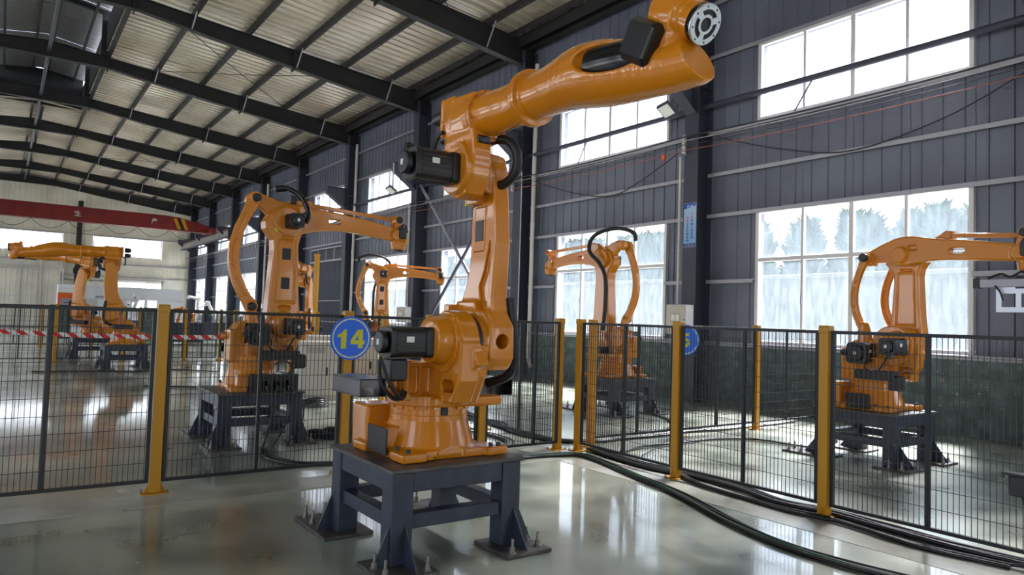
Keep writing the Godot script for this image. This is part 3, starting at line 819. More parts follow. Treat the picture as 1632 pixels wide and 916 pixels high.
func six_axis(at: Vector3, yaw: float, label: String, lower := 0.0, fore := 0.0, full := true, far := false) -> Node3D:
	var o := thing("industrial_robot", label, "robot", at, yaw)
	base_and_turret(o, false, false)
	fork_pocket(o, Vector3(0.0, 0.445, 0.50))
	fork_pocket(o, Vector3(0.03, 0.425, -0.42))
	put(MB.new().box(Vector3(-0.02, 0.40, 0.345), Vector3(0.16, 0.05, 0.16), 0.004).box(Vector3(0.0, 0.34, -0.36), Vector3(0.12, 0.12, 0.06), 0.004), "pocket_bracket", M.orange, o)
	var sh := Vector3(0.30, 0.72, 0)
	motor(o, Transform3D(Basis.IDENTITY, sh + Vector3(0.0, 0.005, 0.195)), 0.185, 0.33, Vector2(-1, -0.4))
	put(MB.new().box(sh + Vector3(-0.02, -0.16, 0.40), Vector3(0.14, 0.13, 0.11), 0.012), "cable_box", M.black, o)
	put(MB.new().tube(spline(V3([0.28, 0.62, 0.50, 0.30, 0.50, 0.50, 0.31, 0.41, 0.44, 0.27, 0.38, 0.36, 0.20, 0.42, 0.30])), 0.013, 8).tube(spline(V3([0.33, 0.64, 0.52, 0.35, 0.48, 0.46, 0.34, 0.39, 0.38, 0.28, 0.42, 0.32])), 0.011, 8), "motor_cable", M.rubber, o)
	# lower arm, from the shoulder (origin) to the elbow at y = 1.11
	if not cache.has("lower"):
		var pg := V2([-0.06, -0.15, 0.07, -0.155, 0.16, -0.12, 0.175, -0.02, 0.165, 0.12, 0.125, 0.20, 0.115, 0.30, 0.125, 0.46, 0.135, 0.64, 0.12, 0.82, 0.10, 0.98, 0.085, 1.12, 0.05, 1.20, -0.04, 1.20, -0.11, 1.08, -0.125, 0.90, -0.13, 0.66, -0.14, 0.50, -0.17, 0.38, -0.23, 0.27, -0.245, 0.17, -0.17, 0.12, -0.15, 0.0])
		var so := typed([
			s_poly(pg, -0.305, -0.185, Transform3D.IDENTITY, 0.014, 0.012),
			s_cyl(Vector3(0, 0, -0.27), Vector3(0, 0, -0.095), 0.175, -1, 0.012, 0.02),
			s_poly(V2([-0.10, -0.10, 0.14, -0.14, 0.185, -0.08, 0.18, 0.10, 0.10, 0.19, -0.14, 0.20]), -0.32, -0.13, Transform3D.IDENTITY, 0.022, 0.03),
			s_poly(V2([-0.24, 0.17, 0.02, 0.17, 0.0, 0.26, -0.22, 0.26]), -0.26, -0.14, Transform3D.IDENTITY, 0.012, 0.02),
			s_poly(V2([-0.08, 0.98, 0.07, 0.98, 0.085, 1.16, 0.02, 1.22, -0.06, 1.20, -0.12, 1.10]), -0.28, -0.135, Transform3D.IDENTITY, 0.015, 0.03),
			s_box(Vector3(-0.235, 0.215, -0.14), Vector3(0.075, 0.065, 0.14), 0.006, Basis.IDENTITY, 0.008),
			s_box(Vector3(-0.06, 0.93, -0.165), Vector3(0.14, 0.06, 0.08), 0.006, Basis.IDENTITY, 0.008),
			s_cyl(Vector3(0, 1.11, -0.29), Vector3(0, 1.11, -0.16), 0.10, -1, 0.01, 0.015),
			# raised pad and sunken triangle on the side face
			s_poly(V2([-0.10, 0.60, 0.02, 0.60, 0.03, 0.88, -0.09, 0.88]), -0.2, -0.178, Transform3D.IDENTITY, 0.003, 0.004),
			s_poly(V2([0.01, 0.22, 0.06, 0.24, 0.085, 0.36, 0.085, 0.66, 0.03, 0.46, -0.02, 0.36]), -0.208, 0.1, Transform3D.IDENTITY, 0.004, 0.004, 1),
			s_cyl(Vector3(0.02, 0.02, -0.225), Vector3(0.5, 0.02, -0.225), 0.045, -1, 0.004, 0.006, 1)])
		cache.lower = cast(so, Vector3(-0.29, -0.19, -0.35), Vector3(0.23, 1.26, -0.02), 0.0085).mesh()
		cache.seam = disc_z(MB.new(), Vector3.ZERO, -0.10, -0.06, 0.185).mesh()
		# elbow, origin at axis 3
		var eb := typed([
			s_poly(V2([-0.17, -0.05, -0.10, -0.15, 0.0, -0.182, 0.09, -0.16, 0.15, -0.06, 0.16, 0.10, 0.14, 0.22, 0.12, 0.44, -0.12, 0.45, -0.17, 0.32, -0.185, 0.16, -0.18, 0.05]), -0.118, 0.02, Transform3D.IDENTITY, 0.016, 0.015),
			s_poly(V2([-0.15, 0.18, 0.13, 0.20, 0.12, 0.44, -0.12, 0.45]), -0.22, 0.02, Transform3D.IDENTITY, 0.03, 0.02),
			s_cyl(Vector3(0, 0, -0.118), Vector3(0, 0, 0.06), 0.17, -1, 0.01, 0.015),
			s_cyl(Vector3(-0.16, 0.33, -0.10), Vector3(0.12, 0.33, -0.10), 0.138, 0.146, 0.006, 0.025),
			s_cyl(Vector3(-0.24, 0.33, -0.10), Vector3(-0.10, 0.33, -0.10), 0.10, 0.135, 0.006, 0.03),
			s_box(Vector3(-0.155, 0.40, 0.012), Vector3(0.15, 0.17, 0.035), 0.008, Basis.IDENTITY, 0.015),
			s_box(Vector3(-0.22, 0.36, -0.10), Vector3(0.03, 0.25, 0.26), 0.006, Basis.IDENTITY, 0.012),
			s_cap(Vector3(-0.09, 0.12, 0.05), Vector3(0.02, 0.14, 0.05), 0.04, -1, 0.015, 1)])
		var em := cast(eb, Vector3(-0.30, -0.22, -0.30), Vector3(0.22, 0.53, 0.12), 0.009)
		var sx := Basis(Vector3.BACK, -PI / 2)
		em.lathe([Vector2(0.1, 0.06), Vector2(0.152, 0.06), Vector2(0.158, 0.066), Vector2(0.158, 0.118), Vector2(0.154, 0.122), Vector2(0.1, 0.122)], Transform3D(sx, Vector3(0, 0.33, -0.10)), 56)
		for q in [[-0.215, 0.465], [-0.215, 0.335], [-0.10, 0.465]]:
			em.cyl(Vector3(q[0], q[1], 0.028), Vector3(q[0], q[1], 0.036), 0.009, 8)
		cache.elbow = em.mesh()
		# forearm, origin at the first flange, along +x
		var tb := MB.new().lathe([Vector2(0, 0), Vector2(0.156, 0), Vector2(0.160, 0.004), Vector2(0.160, 0.022), Vector2(0.157, 0.026), Vector2(0.136, 0.030), Vector2(0.131, 0.05), Vector2(0.131, 0.43), Vector2(0.137, 0.448), Vector2(0.160, 0.452), Vector2(0.164, 0.456), Vector2(0.164, 0.474), Vector2(0, 0.474)], Transform3D(sx, Vector3.ZERO), 64)
		cache.fore_tube = tb.mesh()
		var fs := typed([
			s_chain([0.46, 0, 0, 0.131, 0.62, 0.0, 0, 0.132, 0.76, 0.006, 0, 0.142, 0.92, 0.008, 0, 0.163, 1.08, -0.016, 0, 0.168, 1.24, -0.050, 0, 0.152, 1.40, -0.080, -0.005, 0.132, 1.54, -0.102, -0.01, 0.118, 1.66, -0.112, -0.012, 0.108], 0.01, 0, 3),
			s_box(Vector3(1.68, 0.175, 0.0), Vector3(0.56, 0.36, 0.60), 0.05, Basis(Vector3.BACK, -0.12), 0.02, 1),
			sol(4, Vector3(1.25, 0.005, 0.165), Vector3(0.24, 0.085, 0.15), 0, 0, Basis(Vector3.BACK, -0.12), 0.012, 1),
			s_box(Vector3(1.76, -0.16, 0), Vector3(0.12, 0.5, 0.5), 0.004, Basis(Vector3.BACK, 0.42), 0.004, 1)])
		var fm := cast(fs, Vector3(0.44, -0.26, -0.21), Vector3(1.80, 0.22, 0.21), 0.0095)
		fm.lathe([Vector2(0, 0.474), Vector2(0.160, 0.474), Vector2(0.164, 0.478), Vector2(0.164, 0.494), Vector2(0.160, 0.498), Vector2(0.137, 0.502), Vector2(0.125, 0.52)], Transform3D(sx, Vector3.ZERO), 64)
		cache.fore_shell = fm.mesh()
		# wrist: origin at the tool face, tool axis +z
		var wr := typed([
			s_cyl(Vector3(0, 0, -0.12), Vector3(0, 0, -0.27), 0.108, 0.112, 0.01, 0.02),
			s_cap(Vector3(0, -0.03, -0.20), Vector3(0, -0.19, -0.10), 0.098, 0.090, 0.03),
			s_box(Vector3(0.0, 0.088, -0.235), Vector3(0.17, 0.10, 0.05), 0.008, Basis(Vector3.RIGHT, -0.25), 0.015)])
		var wm := cast(wr, Vector3(-0.15, -0.32, -0.32), Vector3(0.15, 0.18, 0.02), 0.009)
		wm.lathe([Vector2(0, -0.16), Vector2(0.104, -0.16), Vector2(0.104, -0.118), Vector2(0.098, -0.112), Vector2(0.098, -0.088), Vector2(0.092, -0.082), Vector2(0.090, -0.036), Vector2(0, -0.036)], Transform3D(Basis(Vector3.RIGHT, PI / 2), Vector3.ZERO), 48)
		cache.wrist = wm.mesh()
		var fl := MB.new().lathe([Vector2(0.0, -0.012), Vector2(0.030, -0.012), Vector2(0.030, 0), Vector2(0.042, 0), Vector2(0.042, -0.010), Vector2(0.064, -0.010), Vector2(0.064, 0), Vector2(0.086, 0), Vector2(0.089, -0.003), Vector2(0.089, -0.012)], Transform3D(Basis(Vector3.RIGHT, PI / 2), Vector3.ZERO), 40)
		for i in 3:
			fl.prism(V2([0.036, -0.012, 0.07, -0.016, 0.07, 0.016, 0.036, 0.012]), -0.011, -0.0002, 0, Transform3D(Basis(Vector3.BACK, TAU * i / 3 + 0.55), Vector3.ZERO))
		cache.flange = fl.mesh()
	var e3 := sh + Vector3(-sin(lower), cos(lower), 0) * 1.11
	var lb := Basis(Vector3.BACK, lower)
	var la := put(cache.lower, "lower_arm", M.orange, o, Transform3D(lb, sh))
	put(disc_seam(), "seam", M.black, la)
	put(MB.new().box(Vector3(-0.03, 0.73, -0.1755), Vector3(0.09, 0.135, 0.005), 0.001), "rating_plate", M.black, la)
	put(MB.new().box(Vector3(-0.14, 0.93, -0.165), Vector3(0.022, 0.062, 0.07), 0.004), "buffer", M.lime, la)
	var fb := Basis(Vector3.BACK, fore)
	var ex := Transform3D(fb, e3)
	put(cache.elbow, "elbow", M.orange, o, ex)
	motor(o, ex * Transform3D(Basis.IDENTITY, Vector3(0.0, -0.02, 0.055)), 0.195, 0.36, Vector2(-0.5, 1))
	# three wrist motors behind the elbow
	for q in [[0.41, -0.17], [0.40, -0.04], [0.28, -0.10]]:
		put(MB.new().cyl(Vector3(-0.262, q[0], q[1]), Vector3(-0.36, q[0], q[1]), 0.052, 14).cyl(Vector3(-0.36, q[0], q[1]), Vector3(-0.40, q[0], q[1]), 0.042, 14), "wrist_motor", M.black, o, ex)
	put(MB.new().box(Vector3(0.155, 0.165, -0.06), Vector3(0.05, 0.055, 0.10), 0.012).box(Vector3(0.18, 0.165, -0.06), Vector3(0.012, 0.04, 0.08), 0.004), "junction_box", M.black_gloss, o, ex)
	var fx := ex * Transform3D(Basis.IDENTITY, Vector3(0.13, 0.33, -0.10))
	put(cache.fore_tube, "forearm_tube", M.orange, o, fx)
	var fsn := put(cache.fore_shell, "forearm_shell", M.orange, o, fx)
	if full:
		for q in [0.028, 0.476]:
			put(bolts_ring(0.149, 12, 0.012, 0.007), "flange_bolts", M.deep_orange, o, fx * Transform3D(Basis(Vector3.UP, PI / 2), Vector3(q if q < 0.1 else q - 0.036, 0, 0)))
	# motor lying in the open side of the shell
	put(MB.new().lathe([Vector2(0, -0.20), Vector2(0.075, -0.20), Vector2(0.098, -0.17), Vector2(0.100, 0.05), Vector2(0.085, 0.10), Vector2(0.07, 0.19), Vector2(0, 0.21)], Transform3D(Basis(Vector3.BACK, -PI / 2 - 0.14), Vector3(1.235, -0.012, 0.045)), 28), "inner_motor", M.black_gloss, o, fx)
	var tx := fx * facing(Vector3(1.72, 0.03, 0.0), Vector3(cos(0.52), -sin(0.52), 0))
	if far: tx = fx * facing(Vector3(1.90, -0.01, 0.0), Vector3(1, -0.02, 0))
	put(cache.wrist, "wrist", M.orange, o, tx)
	put(MB.new().lathe([Vector2(0, -0.036), Vector2(0.086, -0.036), Vector2(0.089, -0.03), Vector2(0.089, -0.011)], Transform3D(Basis(Vector3.RIGHT, PI / 2), Vector3.ZERO), 40), "seal_ring", M.black_gloss, o, tx)
	var tf := put(cache.flange, "tool_flange", M.silver, o, tx)
	put(MB.new().lathe([Vector2(0.0425, -0.0098), Vector2(0.0425, -0.0080), Vector2(0.0635, -0.0080), Vector2(0.0635, -0.0098)], Transform3D(Basis(Vector3.RIGHT, PI / 2), Vector3.ZERO), 40).lathe([Vector2(0, -0.0119), Vector2(0, -0.0085), Vector2(0.0295, -0.0085), Vector2(0.0295, -0.0119)], Transform3D(Basis(Vector3.RIGHT, PI / 2), Vector3.ZERO), 24), "recess", M.rafter, tf)
	put(bolts_ring(0.076, 8, 0.0015, 0.005), "flange_holes", M.black, o, tx * Transform3D(Basis.IDENTITY, Vector3(0, 0, -0.0005)))
	put(MB.new().prism(V2([-0.07, 0.075, -0.04, 0.10, 0.065, 0.10, 0.09, 0.075, 0.09, -0.07, 0.065, -0.10, -0.04, -0.10, -0.07, -0.07]), -0.33, -0.14, 0.022, Transform3D(Basis.IDENTITY, Vector3(-0.09, -0.155, 0.01))), "wrist_cover", M.black, o, tx)
	# hoses
	put(MB.new().tube(spline(V3([0.40, 2.02, -0.16, 0.50, 2.01, -0.22, 0.56, 1.92, -0.25, 0.53, 1.80, -0.26, 0.42, 1.74, -0.24, 0.36, 1.77, -0.22]), 8), 0.030, 12), "hose", M.rubber, o, Transform3D(Basis.IDENTITY, e3 - sh - Vector3(0, 1.11, 0)))
	put(MB.new().tube(spline(V3([0.10, 2.10, 0.02, 0.03, 2.06, 0.03, 0.02, 1.98, 0.05, 0.03, 1.88, 0.10]), 6), 0.016, 10), "hose", M.rubber, o, Transform3D(Basis.IDENTITY, e3 - sh - Vector3(0, 1.11, 0)))
	put(MB.new().tube(spline(V3([0.42, 1.02, -0.335, 0.44, 0.85, -0.35, 0.45, 0.66, -0.36, 0.40, 0.52, -0.35, 0.26, 0.46, -0.28]), 8), 0.030, 12), "hose", M.rubber, o)
	return o

func palletizer(at: Vector3, yaw: float, label: String, hose := 0, plain := false) -> Node3D:
	var o := thing("palletizing_robot", label, "robot", at, yaw)
	base_and_turret(o, true, not plain)
	var sh := Vector3(0.30, 0.72, 0)
	motor(o, Transform3D(Basis.IDENTITY, sh + Vector3(0.06, 0.0, 0.195)), 0.185, 0.30, Vector2(0.2, -1))
	motor(o, Transform3D(Basis.IDENTITY, Vector3(-0.03, 0.63, 0.17)), 0.24, 0.22, Vector2(-1, 0))
	put(MB.new().box(Vector3(0.20, 0.40, 0.36), Vector3(0.42, 0.10, 0.14), 0.006), "cable_tray", M.black, o)
	put(MB.new().box(Vector3(0.42, 0.33, 0.36), Vector3(0.14, 0.16, 0.12), 0.02), "valve_box", M.black, o)
	put(MB.new().tube(spline(V3([0.05, 0.55, 0.33, 0.10, 0.46, 0.40, 0.24, 0.45, 0.42, 0.34, 0.60, 0.42])), 0.012, 6), "motor_cable", M.rubber, o)
	fork_pocket(o, Vector3(0.0, 0.445, -0.46))
	if not cache.has("pal"):
		var c := {}
		var pg := V2([-0.17, -0.10, 0.0, -0.19, 0.17, -0.10, 0.175, 0.16, 0.150, 0.40, 0.125, 0.95, 0.145, 1.06, 0.20, 1.16, 0.18, 1.30, 0.0, 1.40, -0.16, 1.32, -0.23, 1.20, -0.22, 1.13, -0.125, 1.00, -0.115, 0.88, -0.15, 0.30])
		var so := typed([
			s_poly(pg, -0.10, 0.10, Transform3D.IDENTITY, 0.025, 0.03),
			s_poly(V2([-0.10, 0.27, 0.12, 0.27, 0.10, 1.0, -0.085, 1.0]), 0.09, 0.14, Transform3D.IDENTITY, 0.004, 0.01, 1),
			s_poly(V2([-0.09, 0.30, 0.11, 0.30, 0.09, 0.98, -0.075, 0.98]), 0.0, 0.094, Transform3D.IDENTITY, 0.004, 0.008),
			s_cap(Vector3(-0.04, 1.03, 0.1), Vector3(0.06, 1.03, 0.1), 0.022, -1, 0.004, 1),
			s_cap(Vector3(-0.04, 0.215, 0.1), Vector3(0.06, 0.215, 0.1), 0.022, -1, 0.004, 1)])
		c.arm = cast(so, Vector3(-0.28, -0.23, -0.14), Vector3(0.25, 1.44, 0.15), 0.012).mesh()
		# forearm, origin at the elbow
		var fp := loop2(V2([-0.34, 0.28, -0.42, 0.25, -0.44, 0.19, -0.38, 0.15, -0.28, 0.14, -0.17, 0.02, -0.14, -0.09, 0.0, -0.17, 0.16, -0.13, 0.40, -0.06, 0.80, -0.035, 1.20, -0.07, 1.44, -0.09, 1.475, -0.03, 1.42, 0.03, 1.10, 0.09, 0.70, 0.14, 0.34, 0.17, 0.12, 0.19, -0.06, 0.20, -0.20, 0.24]), 3)
		var fo := typed([
			s_poly(fp, -0.055, 0.055, Transform3D.IDENTITY, 0.02, 0.02),
			s_cyl(Vector3(0, 0.0, -0.15), Vector3(0, 0.0, 0.12), 0.165, -1, 0.015, 0.02),
			s_cyl(Vector3(-0.38, 0.215, -0.08), Vector3(-0.38, 0.215, 0.08), 0.065, -1, 0.01, 0.02),
			s_cyl(Vector3(1.42, -0.03, -0.10), Vector3(1.42, -0.03, 0.10), 0.07, -1, 0.01, 0.02),
			s_cap(Vector3(0.55, 0.055, -0.2), Vector3(0.55, 0.055, 0.2), 0.028, -1, 0.004, 1),
			s_box(Vector3(0.60, 0.052, 0), Vector3(0.14, 0.056, 0.4), 0.02, Basis.IDENTITY, 0.004, 1),
			s_poly(V2([-0.12, 0.10, 0.12, 0.10, 0.34, 0.20, 0.33, 0.28, 0.24, 0.27, 0.05, 0.24]), -0.13, -0.05, Transform3D.IDENTITY, 0.015, 0.02)])
		c.fore = cast(fo, Vector3(-0.50, -0.20, -0.18), Vector3(1.54, 0.33, 0.16), 0.013).mesh()
		var fl := loop2(V2([-0.36, 0.04, -0.42, 0.0, -0.41, -0.06, -0.34, -0.09, -0.26, -0.06, -0.14, -0.06, 0.0, -0.10, 0.16, -0.08, 0.40, -0.055, 0.72, -0.07, 1.00, -0.09, 1.17, -0.09, 1.205, -0.03, 1.15, 0.03, 0.92, 0.07, 0.66, 0.11, 0.34, 0.15, 0.12, 0.19, -0.04, 0.18, -0.20, 0.12]), 3)
		var fq := typed([
			s_poly(fl, -0.05, 0.055, Transform3D.IDENTITY, 0.02, 0.02),
			s_cyl(Vector3(-0.35, -0.02, -0.06), Vector3(-0.35, -0.02, 0.09), 0.062, -1, 0.008, 0.01),
			s_cyl(Vector3(0, 0, -0.16), Vector3(0, 0, 0.10), 0.09, -1, 0.01, 0.02),
			s_cyl(Vector3(1.15, -0.03, -0.10), Vector3(1.15, -0.03, 0.10), 0.07, -1, 0.01, 0.02),
			s_box(Vector3(0.58, 0.02, 0), Vector3(0.15, 0.056, 0.4), 0.025, Basis.IDENTITY, 0.004, 1),
			s_box(Vector3(0.13, 0.08, 0.06), Vector3(0.09, 0.05, 0.06), 0.012, Basis.IDENTITY, 0.004, 1),
			s_poly(V2([0.18, 0.10, 0.42, 0.11, 0.50, 0.17, 0.50, 0.23, 0.43, 0.24, 0.36, 0.19]), -0.13, -0.04, Transform3D.IDENTITY, 0.015, 0.02)])
		c.fore_low = cast(fq, Vector3(-0.48, -0.15, -0.19), Vector3(1.54, 0.29, 0.13), 0.013).mesh()
		# curved link, from its top pivot (origin) to its foot 1.23 below
		var outer := V2([0.0, 0.06, -0.06, 0.03, -0.11, -0.13, -0.20, -0.34, -0.255, -0.58, -0.25, -0.80, -0.19, -1.0, -0.10, -1.16, -0.03, -1.28, 0.03, -1.29, 0.065, -1.23, 0.04, -1.17, -0.02, -1.11, -0.10, -0.96, -0.155, -0.80, -0.165, -0.60, -0.12, -0.38, -0.03, -0.17, 0.05, -0.04, 0.055, 0.03])
		var lk := typed([
			s_poly(loop2(outer, 2), -0.035, 0.035, Transform3D.IDENTITY, 0.012, 0.01),
			s_poly(V2([-0.085, -0.20, -0.10, -0.185, -0.175, -0.40, -0.165, -0.42]), 0.026, 0.06, Transform3D.IDENTITY, 0.006, 0.004, 1),
			s_poly(V2([-0.185, -0.48, -0.22, -0.56, -0.22, -0.78, -0.185, -0.82, -0.19, -0.66]), 0.024, 0.06, Transform3D.IDENTITY, 0.006, 0.004, 1),
			s_poly(V2([-0.165, -0.90, -0.18, -0.93, -0.09, -1.10, -0.065, -1.10]), 0.026, 0.06, Transform3D.IDENTITY, 0.006, 0.004, 1),
			s_cyl(Vector3(0, 0, -0.045), Vector3(0, 0, 0.045), 0.062, -1, 0.008, 0.01),
			s_cyl(Vector3(0.0, -1.23, -0.045), Vector3(0.0, -1.23, 0.045), 0.062, -1, 0.008, 0.01)])
		c.link = cast(lk, Vector3(-0.30, -1.33, -0.07), Vector3(0.10, 0.10, 0.07), 0.011).mesh()
		c.pin = MB.new().lathe([Vector2(0, 0.055), Vector2(0.034, 0.055), Vector2(0.042, 0.045), Vector2(0.048, 0.045), Vector2(0.048, 0.0)], Transform3D(Basis(Vector3.RIGHT, PI / 2), Vector3.ZERO), 20).mesh()
		c.crank = cast(typed([
			s_cap(Vector3(0, 0, 0), Vector3(-0.03, 0.28, 0), 0.10, 0.06, 0.02),
			s_cyl(Vector3(0, 0, -0.06), Vector3(0, 0, 0.06), 0.13, -1, 0.01, 0.02)]), Vector3(-0.16, -0.17, -0.12), Vector3(0.16, 0.37, 0.12), 0.012).mesh()
		var rod := MB.new()
		rod.bar(Vector3(0.02, 0, 0), Vector3(1.14, -0.055, 0), 0.045, 0.05, 0.012)
		for x in [0.25, 0.6, 0.9]: rod.box(Vector3(x, -0.048 * x, 0), Vector3(0.03, 0.056, 0.05), 0.006)
		rod.lathe([Vector2(0, 0.035), Vector2(0.045, 0.035), Vector2(0.05, 0.03), Vector2(0.05, -0.03), Vector2(0.045, -0.035), Vector2(0, -0.035)], Transform3D(Basis(Vector3.RIGHT, PI / 2), Vector3.ZERO), 20)
		rod.lathe([Vector2(0.03, 0.035), Vector2(0.05, 0.035), Vector2(0.054, 0.03), Vector2(0.054, -0.03), Vector2(0.05, -0.035), Vector2(0.03, -0.035), Vector2(0.03, 0.035)], Transform3D(Basis(Vector3.RIGHT, PI / 2), Vector3(1.16, -0.055, 0)), 20)
		c.rod = rod.mesh()
		# wrist bracket, origin at its lower pivot
		c.wrist = cast(typed([
			s_poly(V2([-0.05, -0.03, 0.03, -0.08, 0.16, -0.10, 0.16, 0.0, 0.06, 0.10, 0.075, 0.19, 0.02, 0.20, -0.02, 0.10]), 0.035, 0.065, Transform3D.IDENTITY, 0.01, 0.01),
			s_poly(V2([-0.05, -0.03, 0.03, -0.08, 0.16, -0.10, 0.16, 0.0, 0.06, 0.10, 0.075, 0.19, 0.02, 0.20, -0.02, 0.10]), -0.065, -0.035, Transform3D.IDENTITY, 0.01, 0.01),
			s_cyl(Vector3(0.045, 0.195, -0.06), Vector3(0.045, 0.195, 0.06), 0.058, -1, 0.008, 0.01),
			s_cyl(Vector3(0.07, -0.08, 0), Vector3(0.07, -0.185, 0), 0.105, 0.092, 0.01, 0.02),
			s_box(Vector3(0.07, -0.07, 0), Vector3(0.18, 0.05, 0.16), 0.01)]), Vector3(-0.09, -0.22, -0.14), Vector3(0.21, 0.28, 0.14), 0.011).mesh()
		c.cap = MB.new().cyl(Vector3(0.07, -0.184, 0), Vector3(0.07, -0.21, 0), 0.06, 20).mesh()
		cache.pal = c
	var c: Dictionary = cache.pal
	var el := Vector3(0.27, 1.74, -0.06) if plain else Vector3(0.30, 1.95, 0)
	var la := put(c.arm, "lower_arm", M.orange, o, Transform3D(Basis.from_scale(Vector3(0.92, 0.83, 0.9)), sh + Vector3(-0.02, 0, -0.19)) if plain else Transform3D(Basis.IDENTITY, sh))
	if plain:
		put(disc_z(MB.new(), Vector3.ZERO, 0.06, 0.135, 0.225, 0.014), "shoulder_disc", M.orange, o, Transform3D(Basis.IDENTITY, sh + Vector3(-0.05, 0, 0)))
		put(bolts_ring(0.20, 20, 0.005, 0.007), "flange_bolts", M.deep_orange, o, Transform3D(Basis.IDENTITY, sh + Vector3(-0.05, 0, 0.135)))
	for y in ([] if plain else [0.50, 0.84]):
		put(MB.new().prism(rrect(0.10, 0.135, 0.012), 0.0935, 0.099, 0.002, Transform3D(Basis.IDENTITY, Vector3(0.01, y, 0))), "cover_plate", M.black, la)
	for q in [[-0.07, 0.15, 0.105], [0.05, 0.15, 0.105], [-0.17, 1.22, 0.08], [-0.12, 1.12, 0.09]]:
		put(MB.new().box(Vector3(q[0], q[1], q[2]), Vector3(0.05, 0.05, 0.03), 0.006), "buffer", M.lime, la)
	var fa := put(c.fore_low if plain else c.fore, "forearm", M.orange, o, Transform3D(Basis.IDENTITY, el))
	if not plain: put(bolts_ring(0.135, 12, 0.004, 0.006), "flange_bolts", M.deep_orange, fa, Transform3D(Basis.IDENTITY, Vector3(0, 0, 0.12)))
	if plain:
		motor(o, Transform3D(Basis(Vector3.UP, PI), el + Vector3(0.0, 0.0, -0.24)), 0.17, 0.24, Vector2(0.7, 0.7))
		put(disc_z(MB.new(), Vector3.ZERO, 0.09, 0.12, 0.082), "bearing_cover", M.orange, fa)
	else:
		motor(o, Transform3D(Basis.IDENTITY, el + Vector3(0.05, -0.01, 0.115)), 0.17, 0.24, Vector2(0.7, 0.7))
	var top := el + (Vector3(-0.35, -0.02, 0.01) if plain else Vector3(-0.38, 0.215, 0))
	put(c.link, "curved_link", M.orange, o, Transform3D(Basis.from_scale(Vector3(0.62, 0.70, 1)) if plain else Basis.IDENTITY, top + Vector3(0, 0, 0.125)))
	if plain: put(c.link, "curved_link", M.orange, o, Transform3D(Basis.from_scale(Vector3(0.62, 0.66, 1)), top + Vector3(0.16, -0.03, -0.26)))
	for y in [0.0, -0.86 if plain else -1.23]:
		put(c.pin, "pivot_pin", M.black, o, Transform3D(Basis.IDENTITY, top + Vector3(0, y, 0.155)))
	put(c.crank, "crank", M.orange, o, Transform3D(Basis.IDENTITY, Vector3(-0.05, 0.65, 0.10)))
	put(c.rod, "tie_rod", M.orange, o, Transform3D(Basis.from_scale(Vector3(0.63, 1, 1)), el + Vector3(0.46, 0.20, -0.06)) if plain else Transform3D(Basis.IDENTITY, Vector3(0.58, 2.19, -0.10)))
	var wx := el + Vector3(1.15 if plain else 1.42, -0.03, 0)
	var wr := put(c.wrist, "wrist", M.orange, o, Transform3D(Basis.IDENTITY, wx))
	put(c.cap, "tool_flange", M.black, wr)
	put(c.pin, "pivot_pin", M.black, wr, Transform3D(Basis.IDENTITY, Vector3(0.045, 0.195, 0.02)))
	put(MB.new().prism(rrect(0.10, 0.15, 0.02), -0.05, 0.05, 0.01, Transform3D(Basis.IDENTITY, Vector3(0.075, 0.03, 0.07))).tube(spline(V3([0.04, 0.02, 0.10, 0.06, 0.12, 0.11, 0.12, 0.13, 0.08, 0.15, 0.04, 0.09])), 0.012, 6), "wrist_motor", M.black, wr)
	if hose == 1:
		put(MB.new().tube(spline(V3([0.20, 2.32, 0.05, 0.28, 2.33, 0.08, 0.40, 2.27, 0.14, 0.47, 2.16, 0.20, 0.50, 2.02, 0.24, 0.46, 1.93, 0.27])), 0.030, 10), "hose", M.black_gloss, o)
		put(MB.new().tube(PackedVector3Array([Vector3(0.17, 2.31, 0.04), Vector3(0.27, 2.33, 0.08)]), 0.042, 10).box(Vector3(0.36, 2.20, 0.10), Vector3(0.07, 0.10, 0.05), 0.006), "hose_clamp", M.black, o)
	elif hose == 2:
		put(MB.new().tube(spline(V3([0.06, 0.75, -0.26, 0.06, 1.20, -0.22, 0.08, 1.62, -0.22, 0.20, 1.86, -0.25, 0.42, 2.06, -0.27, 0.44, 2.28, -0.22, 0.26, 2.40, -0.15, -0.02, 2.44, -0.05, -0.28, 2.36, 0.04, -0.30, 2.22, 0.08]), 8), 0.033, 10), "hose", M.rubber, o)
	return o

